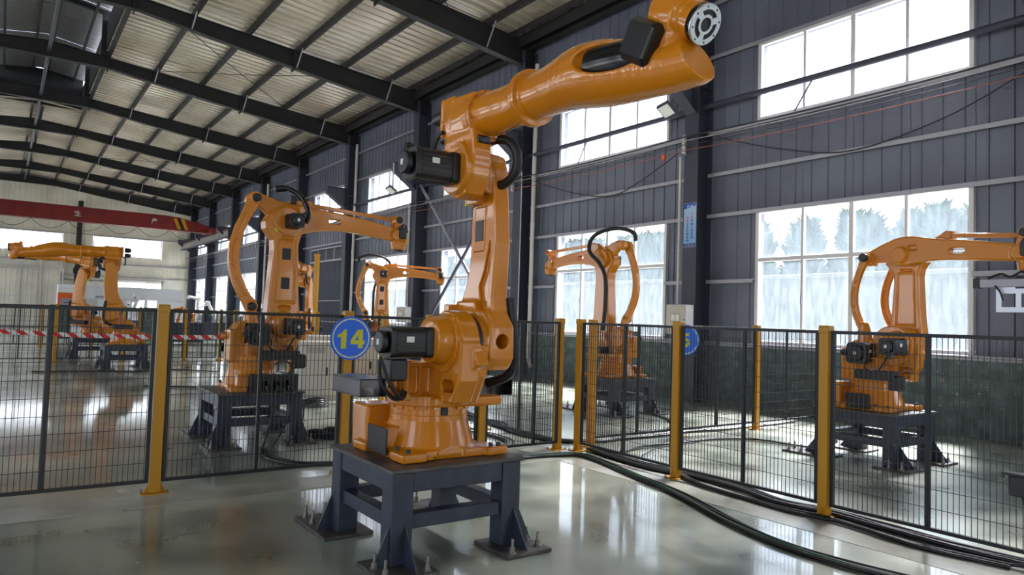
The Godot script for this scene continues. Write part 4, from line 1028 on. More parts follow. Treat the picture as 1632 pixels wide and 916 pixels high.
func build_robots() -> void:
	six_axis(Vector3(2.33, 0.571, -4.15), -PI / 2, "largest orange robot in the foreground, its arm reaching up to the right")
	palletizer(Vector3(2.36, 0.571, -8.35), 0.0, "orange palletizing robot left of the 14 sign, its forearm pointing right", 1)
	palletizer(Vector3(8.25, 0.571, -8.50), PI / 2, "orange palletizing robot with a looped black hose before the middle window", 2)
	var pr := palletizer(Vector3(8.17, 0.571, -4.20), -PI / 2, "orange palletizing robot before the right window, its arm leaving the frame", 0, true)
	six_axis(Vector3(2.43, 0.571, -19.2), PI - 0.15, "far left orange robot with its long forearm level to the left", -0.05, 0.0, false, true)
	six_axis(Vector3(2.10, 0.571, -23.4), 2.4, "orange robot partly hidden behind the far left robot", 0.12, 0.15, false, true)
	palletizer(Vector3(7.70, 0.571, -17.0), -0.55, "small distant orange palletizer right of the 14 sign's post", 2)
	six_axis(Vector3(7.40, 0.571, -21.0), -2.3, "small distant orange robot between the palletizer's arm and the yellow crane post", 0.0, 0.1, false, true)
	# vacuum gripper on the right palletizer's wrist
	var g := thing("suction_gripper", "grey vacuum gripper with pale cut-out plate at the right edge", "gripper", Vector3(8.17, 0, -4.20), -PI / 2)
	put(MB.new().cyl(Vector3(1.49, 2.06, -0.06), Vector3(1.49, 1.94, -0.06), 0.05, 16), "adapter", M.black, g)
	put(MB.new().box(Vector3(1.42, 1.97, 0.06), Vector3(0.64, 0.08, 0.08), 0.006), "beam", M.girt, g)
	put(MB.new().box(Vector3(1.08, 1.97, 0.06), Vector3(0.06, 0.10, 0.10), 0.006), "end_stop", M.black, g)
	put(MB.new().box(Vector3(1.49, 1.97, 0.0), Vector3(0.16, 0.12, 0.16), 0.01), "manifold", M.black, g)
	var pl := MB.new()
	for x in [1.27, 1.44, 1.61]:
		pl.box(Vector3(x, 1.7975, 0.07), Vector3(0.045, 0.135, 0.008))
	pl.box(Vector3(1.44, 1.905, 0.07), Vector3(0.385, 0.08, 0.008)).box(Vector3(1.44, 1.705, 0.07), Vector3(0.385, 0.05, 0.008))
	put(pl, "plate", M.aluminium, g)
	put(MB.new().tube(spline(V3([1.18, 2.02, 0.08, 1.30, 2.06, 0.10, 1.38, 2.03, 0.09, 1.48, 2.08, 0.06, 1.56, 1.97, 0.10, 1.60, 1.80, 0.10])), 0.012, 6), "air_hose", M.rubber, g)
	put(MB.new().tube(spline(V3([1.25, 1.94, 0.11, 1.3, 1.88, 0.12, 1.32, 1.8, 0.1])), 0.01, 6), "air_hose", M.rubber, g)


# ---------------------------------------------------------------- pipes, wires and fittings on the window wall
func wire_run(x: float, y: float, sag: float, r: float) -> MB:
	var mb := MB.new()
	var p := PackedVector3Array()
	for k in range(8, -3, -1):
		for i in 6:
			var t := i / 6.0
			p.push_back(Vector3(x, y - sag * 4.0 * t * (1.0 - t), zc(k) + BAY * t))
	p.push_back(Vector3(x, y, zc(-3)))
	return mb.tube(p, r, 6)

func build_services() -> void:
	# tie tubes between the columns, with a short strut each
	for k in range(0, 9):
		var z := zc(k)
		var o := thing("tie_tube", "dark horizontal steel tie tube across the upper window, " + ["above the right palletizer", "just right of the front robot's forearm flange", "behind the front robot's elbow", "above the palletizer's wrist", "above the sheet door", "behind the palletizer's shoulder", "inside the loop of the curved link", "left of the curved link", "in the far corner bay"][k], "tie tube", Vector3.ZERO, 0.0, "", "structure")
		put(MB.new().cyl(Vector3(10.98, 5.72, z + 0.02), Vector3(10.98, 5.72, z + BAY - 0.02), 0.055, 14), "tube", M.column, o)
		put(MB.new().cyl(Vector3(10.98, 5.72, z + BAY * 0.42), Vector3(11.06, 5.24, z + BAY * 0.35), 0.014, 8), "strut", M.column, o)
		for e in [0.06, BAY - 0.06]:
			put(MB.new().box(Vector3(10.98, 5.72, z + e), Vector3(0.2, 0.2, 0.012)), "end_plate", M.column, o)
	# overhead conductors on insulators
	var ws := [["topmost dark busbar wire strung along the columns past the bracket lamps", 5.10, 0.016, M.wire], ["pale conductor wire second from the top along the columns", 5.02, 0.008, M.wire_light], ["thin dark conductor wire third from the top along the columns", 4.93, 0.007, M.wire], ["reddish copper wire, lowest of those strung along the columns", 4.83, 0.008, M.copper]]
	for q in ws:
		tag(put(wire_run(10.60, q[1], 0.05, q[2]), "overhead_wire", q[3]), q[0], "wire")
	for k in range(0, 8):
		var o := thing("insulator_bracket", "white insulators in a column on the %s column" % ["slogan poster", "second", "crossed-brace", "fourth", "fifth", "sixth", "seventh", "eighth"][k], "insulator", Vector3(10.73, 0, zc(k) - 0.10))
		put(MB.new().box(Vector3(-0.04, 4.97, 0), Vector3(0.03, 0.40, 0.03), 0.003), "bar", M.girt, o)
		for i in 4:
			put(MB.new().lathe([Vector2(0, -0.035), Vector2(0.022, -0.035), Vector2(0.032, -0.02), Vector2(0.018, 0.0), Vector2(0.032, 0.02), Vector2(0.022, 0.035), Vector2(0, 0.035)], Transform3D(Basis.IDENTITY, Vector3(-0.10, 4.83 + 0.09 * i, 0)), 14), "insulator", M.white, o)
	# slack black cables along the wall
	tag(put(MB.new().tube(spline(V3([11.0, 5.07, -8.7, 11.03, 4.62, -7.4, 11.04, 4.36, -6.14, 11.02, 4.58, -4.72, 11.0, 5.02, -3.6])), 0.011, 6), "slack_cable", M.wire), "slack black cable hanging between the two right-hand windows", "cable")
	tag(put(MB.new().tube(spline(V3([11.0, 4.97, -14.3, 11.03, 4.55, -13.0, 11.04, 4.31, -11.71, 11.02, 4.5, -10.8, 10.9, 4.9, -9.6])), 0.011, 6), "slack_cable", M.wire), "slack black cable hanging below the window beyond the forearm", "cable")
	tag(put(MB.new().prism(V2([-0.03, 0.05, 0.03, 0.05, 0.04, -0.02, 0.0, -0.08, -0.04, -0.02]), -0.02, 0.02, 0.005, Transform3D(Basis(Vector3.UP, PI / 2), Vector3(10.6, 4.79, -9.72))), "wire_clamp", M.machine_orange), "small orange clamp hanging on the lowest wire left of the poster column", "clamp")
	# downpipes
	for q in [[-14.5, "white downpipe beside the second column, right of the front robot's arm"], [-26.0, "pale downpipe beside the fourth column, above the palletizer's shoulder"], [-37.4, "pale downpipe far along the wall above the curved link's top"]]:
		var o := thing("downpipe", q[1], "pipe", Vector3(10.985, 0, q[0]))
		put(MB.new().tube(spline(V3([0, 8.1, 0, 0, 6.0, 0, 0, 3.0, 0, 0, 0.75, 0, -0.01, 0.5, 0.02, -0.02, 0.33, 0.10, -0.02, 0.25, 0.16]), 4), 0.055, 14), "pipe", M.pipe_white, o)
		for y in [1.9, 3.9, 6.2, 7.75]:
			put(MB.new().lathe([Vector2(0.056, -0.05), Vector2(0.063, -0.05), Vector2(0.063, 0.05), Vector2(0.056, 0.05)], Transform3D(Basis.IDENTITY, Vector3(0, y, 0)), 16), "collar", M.pipe_white, o)
	# conduits
	var cd := thing("conduit", "pale conduit pipe down the poster column from the insulators to the electrical box", "pipe", Vector3(10.715, 0, -9.38))
	put(MB.new().cyl(Vector3(0, 1.86, 0), Vector3(0, 4.76, 0), 0.024, 10), "pipe", M.pipe_white, cd)
	for y in [2.4, 2.9, 3.9]:
		put(MB.new().lathe([Vector2(0.024, -0.02), Vector2(0.029, -0.02), Vector2(0.029, 0.02), Vector2(0.024, 0.02)], Transform3D(Basis.IDENTITY, Vector3(0, y, 0)), 12), "coupling", M.pipe_white, cd)
	tag(put(MB.new().tube(spline(V3([10.70, 5.16, -14.88, 10.70, 5.19, -14.70, 10.70, 5.12, -14.64, 10.70, 3.5, -14.63, 10.70, 0.3, -14.63]), 5), 0.012, 8), "conduit", M.pipe_white), "thin pale conduit bent at the top on the second column", "pipe")
	tag(put(MB.new().cyl(Vector3(10.69, 1.78, -20.80), Vector3(10.69, 5.0, -20.80), 0.03, 10), "conduit", M.pipe_white), "pale conduit up the crossed-brace column above the white box", "pipe")
	# electrical boxes
	for q in [[Vector3(10.60, 1.56, -9.22), "beige electrical box with white side on the poster column", 0.50, 0.56], [Vector3(10.60, 1.50, -20.75), "small white electrical box on the crossed-brace column", 0.62, 0.50]]:
		var o := thing("electrical_box", q[1], "electrical box", q[0])
		put(MB.new().box(Vector3.ZERO, Vector3(0.22, q[3], q[2]), 0.008), "body", M.white, o)
		var d := put(MB.new().box(Vector3(-0.117, 0, 0), Vector3(0.012, q[3] - 0.03, q[2] - 0.03), 0.004), "door", M.beige, o)
		put(MB.new().box(Vector3(-0.125, 0.03, 0), Vector3(0.004, 0.16, 0.24), 0.001), "plate", M.beige_dark, d)
		for s: int in [-1, 1]:
			put(MB.new().box(Vector3(-0.128, 0.03, s * 0.055), Vector3(0.003, 0.12, 0.09)), "label_card", M.label_white, d)
		put(MB.new().cyl(Vector3(-0.123, 0.0, q[2] * 0.42), Vector3(-0.14, 0.0, q[2] * 0.42), 0.012, 10), "lock", M.steel, d)
	# floodlights under the column brackets (unlit)
	for q in [[0, "square floodlight below the bracket of the poster column"], [2, "square floodlight below the bracket of the crossed-brace column"]]:
		var o := thing("floodlight", q[1], "floodlight", Vector3(9.84, 5.44, zc(q[0]) + 0.16))
		put(MB.new().box(Vector3(0.06, 0.44, -0.02), Vector3(0.05, 0.86, 0.03), 0.004), "arm", M.girt, o)
		var tl := Basis(Vector3.BACK, -0.55) * Basis(Vector3.RIGHT, -0.35)
		put(MB.new().box(Vector3.ZERO, Vector3(0.30, 0.08, 0.26), 0.012, tl), "housing", M.column, o)
		put(MB.new().box(tl * Vector3(0, -0.043, 0), Vector3(0.25, 0.006, 0.21), 0.001, tl), "lens", M.label_white, o)
	# crossed braces of the third bay
	var br := thing("cross_brace", "pair of crossed steel brace tubes between the second and third columns", "brace", Vector3.ZERO, 0.0, "", "structure")
	put(MB.new().cyl(Vector3(10.93, 5.75, -20.55), Vector3(10.93, 0.4, -14.95), 0.05, 12), "tube", M.girt, br)
	put(MB.new().cyl(Vector3(10.83, 0.4, -20.55), Vector3(10.83, 5.75, -14.95), 0.05, 12), "tube", M.column, br)
	# tall sheet door of the fifth bay
	var w4 := window_span(4)
	var dr := Node3D.new()
	dr.name = "door_2"
	add_child(dr)
	tag(dr, "tall grey corrugated sheet door behind the yellow pole", "door", "", "structure")
	var cz := (w4.x + w4.y) / 2
	for i in 4:
		put(ribbed(Vector3(WALL - 0.02, 0.02, w4.x + 0.9 * i + 0.03), Vector3.BACK, Vector3.UP, Vector3.LEFT, 0.86, 3.60, 0.12, 0.02, 0.035), "door_sheet", M.sheet, dr)
	put(MB.new().box(Vector3(WALL - 0.10, 3.68, cz), Vector3(0.10, 0.08, 3.6), 0.006).box(Vector3(WALL - 0.10, 4.22, cz), Vector3(0.10, 0.06, 3.6), 0.006).box(Vector3(WALL - 0.06, 2.0, cz), Vector3(0.05, 0.05, 3.6), 0.006), "rail", M.girt, dr)
	for i in 5:
		put(MB.new().box(Vector3(WALL - 0.09, 3.95, w4.x + 0.9 * i), Vector3(0.06, 0.5, 0.06), 0.006), "transom_post", M.girt, dr)
	put(MB.new().box(Vector3(WALL + 0.03, 2.1, cz), Vector3(0.04, 4.2, 3.6)), "backing", M.column, dr)
	# poster
	var po := thing("poster", "blue and white slogan poster with vertical red and navy characters on a column", "poster", Vector3(10.738, 3.39, -9.135), -PI / 2)
	put(MB.new().box(Vector3(0, 0, -0.006), Vector3(0.30, 0.86, 0.008), 0.002), "board", M.aluminium, po)
	var face := put(MB.new().quad_uv(0.29, 0.85), "print", poster_material(), po)
	face.position.z = -0.0005

# strokes of a character on a 10 x 10 grid, as polylines
const GLYPHS := {
	"sheng": "2,1 1,4;1.6,3 8.4,3;5,0 5,9;2,6 8,6;0.8,9 9.2,9",
	"chan": "5,0 5,1.4;1.5,2 8.5,2;3.4,2.6 4,4;6.8,2.6 6,4;1.6,4.6 9,4.6;2,4.6 2,6.5 1,9.4",
	"chuang": "2.5,0 0.5,3;2.5,0 4.6,2.6;1.4,4 4,4 4,6;1.4,4 1.4,8 4.6,8;6.5,1 6.5,6.5;8.6,0 8.6,9 7.6,8.4",
	"zao": "1,1 2,2;0.5,4 2,4 2,8;0.5,9.4 9.4,9.4;4.4,0.6 3.6,2;3.8,2 8.6,2;6,0.4 6,4;3.2,4 9,4;4.2,5.4 8,5.4 8,7.8 4.2,7.8 4.2,5.4",
	"you": "0.8,2 9.2,2;4.6,0 1,5.4;3.4,4 3.4,9.4;3.4,4 7.8,4 7.8,9.2;3.4,5.7 7.8,5.7;3.4,7.3 7.8,7.3",
	"mei": "1,1 1,4 4.4,4 4.4,1 1,1;2.7,1 2.7,4;1,2.5 4.4,2.5;2,4 1,8;3.4,4 3.4,7.6 5,9 9,9;6,2 9.4,2;7.6,0.4 7.6,7;5.6,4.4 9.6,4.4;7.6,4.6 5.8,7;7.6,4.6 9.4,7",
	"li": "1,3 8.2,3 7.8,9 6.2,8.4;4.8,0 4.4,4.6 1,9.4",
	"de": "2.4,0 1.6,1.6;1,1.8 4,1.8 4,8.8 1,8.8 1,1.8;1,5.2 4,5.2;6.4,0.4 5,3.6;5.8,2.4 9,2.4 8.6,9 7.4,8.6;6,4.6 7,6.2",
	"zhi": "8,0.2 2,1;2,1 2,6 0.8,9.4;2,2.4 9,2.4;5.6,1 5.6,3.6;3.4,4 8.4,4 8.4,7.2;3.4,4 3.4,7.4;5.9,5 5.6,7.4 3,9.4;6.6,7.6 8.8,9.2",
	"liang": "3,0.4 7,0.4 7,2.8 3,2.8 3,0.4;3,1.6 7,1.6;0.8,3.8 9.2,3.8;2.8,4.8 7.2,4.8 7.2,7 2.8,7 2.8,4.8;5,4.8 5,9.2;2,8 8,8;0.8,9.4 9.2,9.4",
	"jiu": "2.6,0 2.6,1.2;0.6,1.6 4.8,1.6;1.2,2.8 4.2,2.8 4.2,5 1.2,5 1.2,2.8;2.7,5 2.7,9;1.2,6.4 0.8,8;4,6.4 4.8,8;5.2,3.4 9.4,3.4;7,0.4 6.8,4.4 5,9.2;7.4,3.6 7.4,8.6 9.4,8.6 9.4,7.4;8.2,1 9,2",
	"zhong": "5,0 5,5.4;2,1.4 8,1.4 8,4 2,4 2,1.4;1,6.6 0.8,8.6;3,6 3.4,8.6 6.6,9 6.8,7.8;4.8,5.8 5.6,7;8,6.2 9.2,8",
	"shi": "5,0 5,1.2;1,3 1,1.6 9,1.6 9,3;2.6,3 3.6,4;2,4.6 3.2,5.4;0.8,6.4 9.2,6.4;5.4,2.6 5,6.4 1.4,9.4;6,7 8.6,9.2",
	"gu": "1,1 4.6,1;1,1 1,5.4 0.4,9;2,3 4.4,3 4.4,5 2.2,5;2.2,3 2.2,8 4.4,8;5,0.8 9.6,0.8;7.2,0.8 7,2.2;5.6,2.4 9,2.4 9,7 ;5.6,2.4 5.6,7;7.2,3.6 7.2,6.6 5.2,9.2;7.8,7.4 9.4,9",
	"ke": "5,0 5,1;1,2.6 1,1.2 9,1.2 9,2.6;4.4,2 2,5;3.8,3 7,3 3,6.4 0.8,7;3.4,4 9,7;3.2,6.8 6.8,6.8 6.8,9.2 3.2,9.2 3.2,6.8",
	"qun": "1,1 4.2,1 4.2,4 1,4;0.4,2.5 5,2.5;2.6,1 1,6;1.8,5.6 4,5.6 4,8.6 1.8,8.6 1.8,5.6;6.2,0.4 7,1.8;9,0.2 8.2,1.8;5.4,2.4 9.6,2.4;5.8,4.4 9.2,4.4;5.2,6.4 9.8,6.4;7.5,2.4 7.5,9.6",
}

func strokes(g: String) -> Array:
	var o := []
	for st in GLYPHS[g].split(";"):
		var pl := PackedVector2Array()
		for p in st.split(" ", false):
			var c: PackedStringArray = p.split(",")
			pl.push_back(Vector2(float(c[0]), float(c[1])))
		o.append(pl)
	return o

func glyph_on(im: Image, g: String, x: float, y: float, s: float, w: float, c: Color) -> void:
	for pl in strokes(g):
		for i in pl.size() - 1:
			var a: Vector2 = Vector2(x, y) + pl[i] * s / 10.0
			var b: Vector2 = Vector2(x, y) + pl[i + 1] * s / 10.0
			var n := int(a.distance_to(b)) + 1
			for k in n + 1:
				var p := a.lerp(b, float(k) / n)
				im.fill_rect(Rect2i(int(p.x - w / 2), int(p.y - w / 2), int(w), int(w)), c)

func poster_material() -> StandardMaterial3D:
	var im := Image.create(256, 750, false, Image.FORMAT_RGB8)
	for y in 750:
		var t := y / 750.0
		im.fill_rect(Rect2i(0, y, 256, 1), Color(0.66, 0.76, 0.86).lerp(Color(0.42, 0.62, 0.84), t))
	for x in 256:
		im.fill_rect(Rect2i(x, 0, 1, int(105 - 55.0 * pow(x / 256.0, 0.7))), Color(0.07, 0.20, 0.62).lerp(Color(0.15, 0.40, 0.78), x / 256.0))
	im.fill_rect(Rect2i(0, 692, 256, 58), Color(0.10, 0.14, 0.48))
	for i in 2:
		for j in 2:
			im.fill_rect(Rect2i(58 + 80 * i, 36 + 20 * j, 56, 10), Color(0.75, 0.82, 0.92))
	for i in 4:
		im.fill_rect(Rect2i(42 + 48 * i, 716, 34, 9), Color(0.75, 0.8, 0.9))
	var r := Color(0.80, 0.22, 0.28)
	var nv := Color(0.10, 0.14, 0.34)
	var right := ["chuang", "zao", "you", "mei", "li", "de", "zhi", "liang"]
	var left := ["zao", "jiu", "zhong", "shi", "de", "gu", "ke", "qun"]
	for i in 8:
		glyph_on(im, right[i], 150, 170 + 56 * i, 48, 5, r if i < 2 else nv)
		glyph_on(im, left[i], 56, 226 + 56 * i, 48, 5, r if i < 2 else nv)
	var m := StandardMaterial3D.new()
	m.albedo_texture = ImageTexture.create_from_image(im)
	m.roughness = 0.4
	return m

# ---------------------------------------------------------------- the far end of the hall
func build_far_end() -> void:
	var wf := put(MB.new().box(Vector3((WALL + WEST) / 2, 0.6, END - 0.15), Vector3(WALL - WEST + 0.6, 1.2, 0.16)).box(Vector3((WALL + WEST) / 2, 8.2, END - 0.15), Vector3(WALL - WEST + 0.6, 4.0, 0.16)).box(Vector3(-0.2, 4.0, END - 0.15), Vector3(18.8, 1.7, 0.16)).box(Vector3(-5.7, 2.2, END - 0.15), Vector3(8.0, 2.0, 0.16)).box(Vector3(10.2, 3.1, END - 0.15), Vector3(2.2, 3.9, 0.16)).box(Vector3(1.6, 2.2, END - 0.15), Vector3(9.2, 2.0, 0.16)), "wall_far", M.cream)
	tag(wf, "pale cream ribbed end wall with a row of high windows", "wall", "", "structure")
	var wins := [[-6.6, -2.45], [-1.16, 3.05], [4.80, 8.98]]
	for i in 12:
		var x0 := -2.4 + 1.14 * i
		if x0 > 11: break
		put(ribbed(Vector3(x0, 6.18, END), Vector3.RIGHT, Vector3.UP, Vector3.BACK, 1.13, minf(roof_y(x0), roof_y(x0 + 1.13)) - 6.02, 0.28, 0.02, 0.02), "cladding_sheet", M.cream, wf)
		put(ribbed(Vector3(x0, 4.02, END), Vector3.RIGHT, Vector3.UP, Vector3.BACK, 1.13, 0.86, 0.28, 0.02, 0.02), "cladding_sheet", M.cream, wf)
		if x0 > 2.0:
			put(ribbed(Vector3(x0, 3.36, END), Vector3.RIGHT, Vector3.UP, Vector3.BACK, 1.13, 0.66, 0.28, 0.02, 0.02), "cladding_sheet", M.cream, wf)
	for q in [[3.06, 1.73], [8.99, 2.2], [-2.44, 1.27]]:
		put(ribbed(Vector3(q[0], 4.88, END), Vector3.RIGHT, Vector3.UP, Vector3.BACK, q[1], 1.3, 0.28, 0.02, 0.02), "cladding_sheet", M.cream, wf)
	for y in [3.5, 4.36, 6.22, 7.2]:
		put(MB.new().box(Vector3(4.0, y, END + 0.08), Vector3(13.6, 0.06, 0.12), 0.004), "girt", M.girt, wf)
	var pc := thing("wind_post", "slim grey steel post on the far end wall between the high windows", "post", Vector3(3.95, 0, END + 0.10), 0.0, "", "structure")
	put(MB.new().box(Vector3(0, 4.2, 0), Vector3(0.28, 8.4, 0.02)).box(Vector3(0, 4.2, 0.10), Vector3(0.014, 8.4, 0.2)).box(Vector3(0, 4.2, 0.2), Vector3(0.28, 8.4, 0.02)), "shaft", M.rafter, pc)
	for i in 3:
		var o := Node3D.new()
		o.name = "window_%d" % (31 + i)
		add_child(o)
		tag(o, ["high end-wall window outside the left edge of the view", "high white window of the end wall at the left edge", "high white five-pane window of the end wall left of the runway"][i], "window", "", "structure")
		var a: float = wins[i][0]
		var b: float = wins[i][1]
		var f := MB.new()
		f.box(Vector3((a + b) / 2, 4.90, END), Vector3(b - a, 0.06, 0.1), 0.005).box(Vector3((a + b) / 2, 6.17, END), Vector3(b - a, 0.06, 0.1), 0.005)
		f.box(Vector3(a + 0.03, 5.53, END), Vector3(0.06, 1.2, 0.1), 0.005).box(Vector3(b - 0.03, 5.53, END), Vector3(0.06, 1.2, 0.1), 0.005)
		put(f, "frame", M.frame, o)
		for j in 4:
			put(MB.new().box(Vector3(lerpf(a, b, (j + 1) / 5.0), 5.53, END), Vector3(0.04, 1.2, 0.07), 0.004), "mullion", M.frame, o)
		for j in 5:
			put(MB.new().box(Vector3(lerpf(a, b, (j + 0.5) / 5.0), 5.53, END - 0.01), Vector3((b - a) / 5.0 - 0.05, 1.18, 0.005)), "pane", M.pane, o)
	var lw := Node3D.new()
	lw.name = "window_34"
	add_child(lw)
	tag(lw, "low wide window strip above the grey partition at the far end", "window", "", "structure")
	put(MB.new().box(Vector3(7.65, 3.30, END), Vector3(2.9, 0.05, 0.1), 0.004).box(Vector3(7.65, 2.0, END), Vector3(2.9, 0.05, 0.1), 0.004).box(Vector3(6.22, 2.65, END), Vector3(0.05, 1.3, 0.1)).box(Vector3(9.08, 2.65, END), Vector3(0.05, 1.3, 0.1)).box(Vector3(7.2, 2.65, END), Vector3(0.04, 1.3, 0.08)).box(Vector3(8.1, 2.65, END), Vector3(0.04, 1.3, 0.08)), "frame", M.frame, lw)
	for j in 3:
		put(MB.new().box(Vector3(6.72 + 0.93 * j, 2.65, END - 0.01), Vector3(0.85, 1.26, 0.005)), "pane", M.dusty, lw)
	# big sliding door at the left
	var sd := Node3D.new()
	sd.name = "door_1"
	add_child(sd)
	tag(sd, "large cream ribbed sliding door with white rails at the far left", "door", "", "structure")
	for i in 5:
		put(ribbed(Vector3(-2.6 + 1.13 * i, 0.05, END + 0.22), Vector3.RIGHT, Vector3.UP, Vector3.BACK, 1.12, 3.62, 0.28, 0.02, 0.02), "door_sheet", M.cream, sd)
	for x in [0.86, 1.99]:
		put(MB.new().box(Vector3(x, 1.86, END + 0.27), Vector3(0.06, 3.6, 0.06), 0.004), "stile", M.frame, sd)
	for y in [3.72, 4.02]:
		put(MB.new().box(Vector3(0.3, y, END + 0.30), Vector3(5.8, 0.07, 0.08), 0.004), "rail", M.frame, sd)
	for i in 6:
		put(MB.new().box(Vector3(-2.4 + 1.09 * i, 3.87, END + 0.30), Vector3(0.07, 0.26, 0.06), 0.004), "hanger", M.frame, sd)
	put(MB.new().box(Vector3(3.16, 1.95, END + 0.30), Vector3(0.10, 3.9, 0.10), 0.004), "jamb", M.frame, sd)
	put(MB.new().box(Vector3(0.3, 2.0, END + 0.27), Vector3(5.6, 0.05, 0.04), 0.004), "middle_rail", M.frame, sd)
	# overhead crane
	var cr := thing("overhead_crane", "red overhead crane girder with white characters and black-yellow end stripe", "crane", Vector3(0, 6.15, -46.5))
	put(MB.new().prism(V2([-9.2, 0.02, 9.9, 0.02, 10.2, 0.10, 10.2, 0.42, 9.6, 0.55, 8.4, 0.80, 8.0, 0.82, -8.0, 0.82, -9.2, 0.42]), -0.22, 0.22, 0.01), "girder", M.red, cr)
	put(MB.new().box(Vector3(0.4, 0.01, 0), Vector3(19.2, 0.02, 0.52)).box(Vector3(-0.2, 0.83, 0), Vector3(16.2, 0.02, 0.52)), "flange", M.red, cr)
	var st := MB.new()
	for q in [[8.36, M.yellow], [8.56, M.black], [8.76, M.yellow]]:
		put(MB.new().prism(V2([q[0] - 0.26, 0.72, q[0] - 0.06, 0.70, q[0] + 0.20, 0.08, q[0], 0.08]), 0.22, 0.224), "hazard_stripe", q[1], cr)
	put(MB.new().box(Vector3(10.25, 0.12, 0), Vector3(0.30, 0.26, 2.2), 0.02), "end_carriage", M.red, cr)
	for s: int in [-1, 1]:
		put(MB.new().cyl(Vector3(10.15, 0.09, s * 0.9), Vector3(10.35, 0.09, s * 0.9), 0.15, 16), "wheel", M.rafter, cr)
	for q in [["sheng", 3.02], ["chan", 6.90]]:
		var ch := MB.new()
		for pl in strokes(q[0]):
			for i in pl.size() - 1:
				var a := Vector3(q[1] + pl[i].x * 0.036, 0.62 - pl[i].y * 0.034, 0.226)
				var b := Vector3(q[1] + pl[i + 1].x * 0.036, 0.62 - pl[i + 1].y * 0.034, 0.226)
				ch.bar(a, b, 0.034, 0.006, 0, Vector3.BACK)
		put(ch, "painted_character", M.label_white, cr)
	var fest := MB.new()
	for i in 7:
		var xa := -2.4 + 1.72 * i
		var p := PackedVector3Array()
		for j in 13:
			var t := j / 12.0
			p.push_back(Vector3(xa + 1.72 * t, -0.02 - 1.9 * t * (1.0 - t), 0.26))
		fest.tube(p, 0.014, 5)
	tag(put(fest, "festoon_cable", M.wire, self, Transform3D(Basis.IDENTITY, Vector3(0, 6.15, -46.5))), "black power cable hanging in loops under the red crane girder", "cable")
	# crane runway with a barred top
	var rw := thing("crane_runway", "dark crane runway beam with pale barred web under the red girder", "runway", Vector3(10.3, 0, 0), 0.0, "", "structure")
	put(MB.new().box(Vector3(0, 5.66, -49.3), Vector3(0.24, 0.02, 13.4)).box(Vector3(0, 6.04, -49.3), Vector3(0.24, 0.02, 13.4)).box(Vector3(0.05, 5.85, -49.3), Vector3(0.02, 0.38, 13.4)), "beam", M.rafter, rw)
	for i in 22:
		put(MB.new().box(Vector3(-0.02, 5.85, -55.6 + 0.6 * i), Vector3(0.12, 0.36, 0.05)).box(Vector3(0.036, 5.85, -55.35 + 0.6 * i), Vector3(0.008, 0.34, 0.22)), "stiffener", M.frame, rw)
	put(MB.new().box(Vector3(0, 6.08, -49.3), Vector3(0.06, 0.05, 13.4)), "rail", M.machine_orange, rw)
	# yellow jib post
	var yp := thing("jib_post", "tall slim yellow post in front of the sheet door", "post", Vector3(9.5, 0.0, -25.8))
	put(MB.new().cyl(Vector3(0, 0.02, 0), Vector3(0, 3.6, 0), 0.10, 16), "tube", M.yellow, yp)
	put(MB.new().cyl(Vector3(0, 0, 0), Vector3(0, 0.025, 0), 0.22, 20), "base_plate", M.yellow, yp)
	put(MB.new().cyl(Vector3(0, 3.6, 0), Vector3(0, 3.66, 0), 0.12, 16), "cap", M.yellow, yp)
	# white machine with an orange front panel
	var mc := thing("machine_tool", "white machine cabinet with an orange framed grey front at the far left", "machine", Vector3(2.95, 0, -44.3))
	put(MB.new().box(Vector3(0, 1.28, 0), Vector3(1.20, 2.56, 0.9), 0.03), "body", M.white, mc)
	put(MB.new().prism(V2([-0.60, 2.56, 0.2, 2.56, 0.42, 2.78, 0.62, 2.78, 0.62, 0.05, 0.5, 0.05, 0.45, 1.9, 0.36, 2.35, -0.60, 2.35]), 0.44, 0.54, 0.01), "side_column", M.white, mc)
	put(MB.new().box(Vector3(-0.12, 1.35, 0.46), Vector3(0.94, 1.55, 0.04), 0.006), "front_panel", M.machine_orange, mc)
	var sc := put(MB.new().box(Vector3(-0.10, 1.25, 0.485), Vector3(0.72, 1.15, 0.02), 0.004), "display", M.screen, mc)
	for i in 3:
		put(MB.new().box(Vector3(-0.10, 1.60 - 0.22 * i, 0.497), Vector3(0.40 - 0.06 * i, 0.05, 0.003)), "text_line", M.rafter, sc)
	# grey partition room
	var pr := thing("partition_room", "pale grey partition room with two windows at the far end", "partition", Vector3(0, 0, -46.5), 0.0, "", "structure")
	var pw := MB.new()
	pw.box(Vector3(6.2, 0.45, 0), Vector3(5.4, 0.9, 0.1)).box(Vector3(6.2, 2.25, 0), Vector3(5.4, 0.72, 0.1)).box(Vector3(3.62, 1.4, 0), Vector3(0.25, 1.02, 0.1)).box(Vector3(5.3, 1.4, 0), Vector3(1.75, 1.02, 0.1)).box(Vector3(8.2, 1.4, 0), Vector3(1.42, 1.02, 0.1)).box(Vector3(8.85, 1.3, -4.2), Vector3(0.1, 2.6, 8.4)).box(Vector3(3.5, 1.3, -4.2), Vector3(0.1, 2.6, 8.4))
	put(pw, "panel_wall", M.partition, pr)
	for q in [[4.08, 0.68], [6.83, 1.3]]:
		put(MB.new().box(Vector3(q[0], 1.4, 0.0), Vector3(q[1], 1.0, 0.01)), "pane", M.dusty, pr)
	put(MB.new().box(Vector3(4.7, 2.0, 0.06), Vector3(0.8, 0.10, 0.02)), "name_plate", M.screen, pr)
	# small white and orange arms on benches
	cobot(Vector3(4.75, 0.88, -36.0), 0.6, 0.45, "white small robot arm bent over beside the far orange robot", M.white)
	cobot(Vector3(5.35, 0.88, -36.0), 0.0, 0.0, "white upright small robot arm before the partition window", M.white)
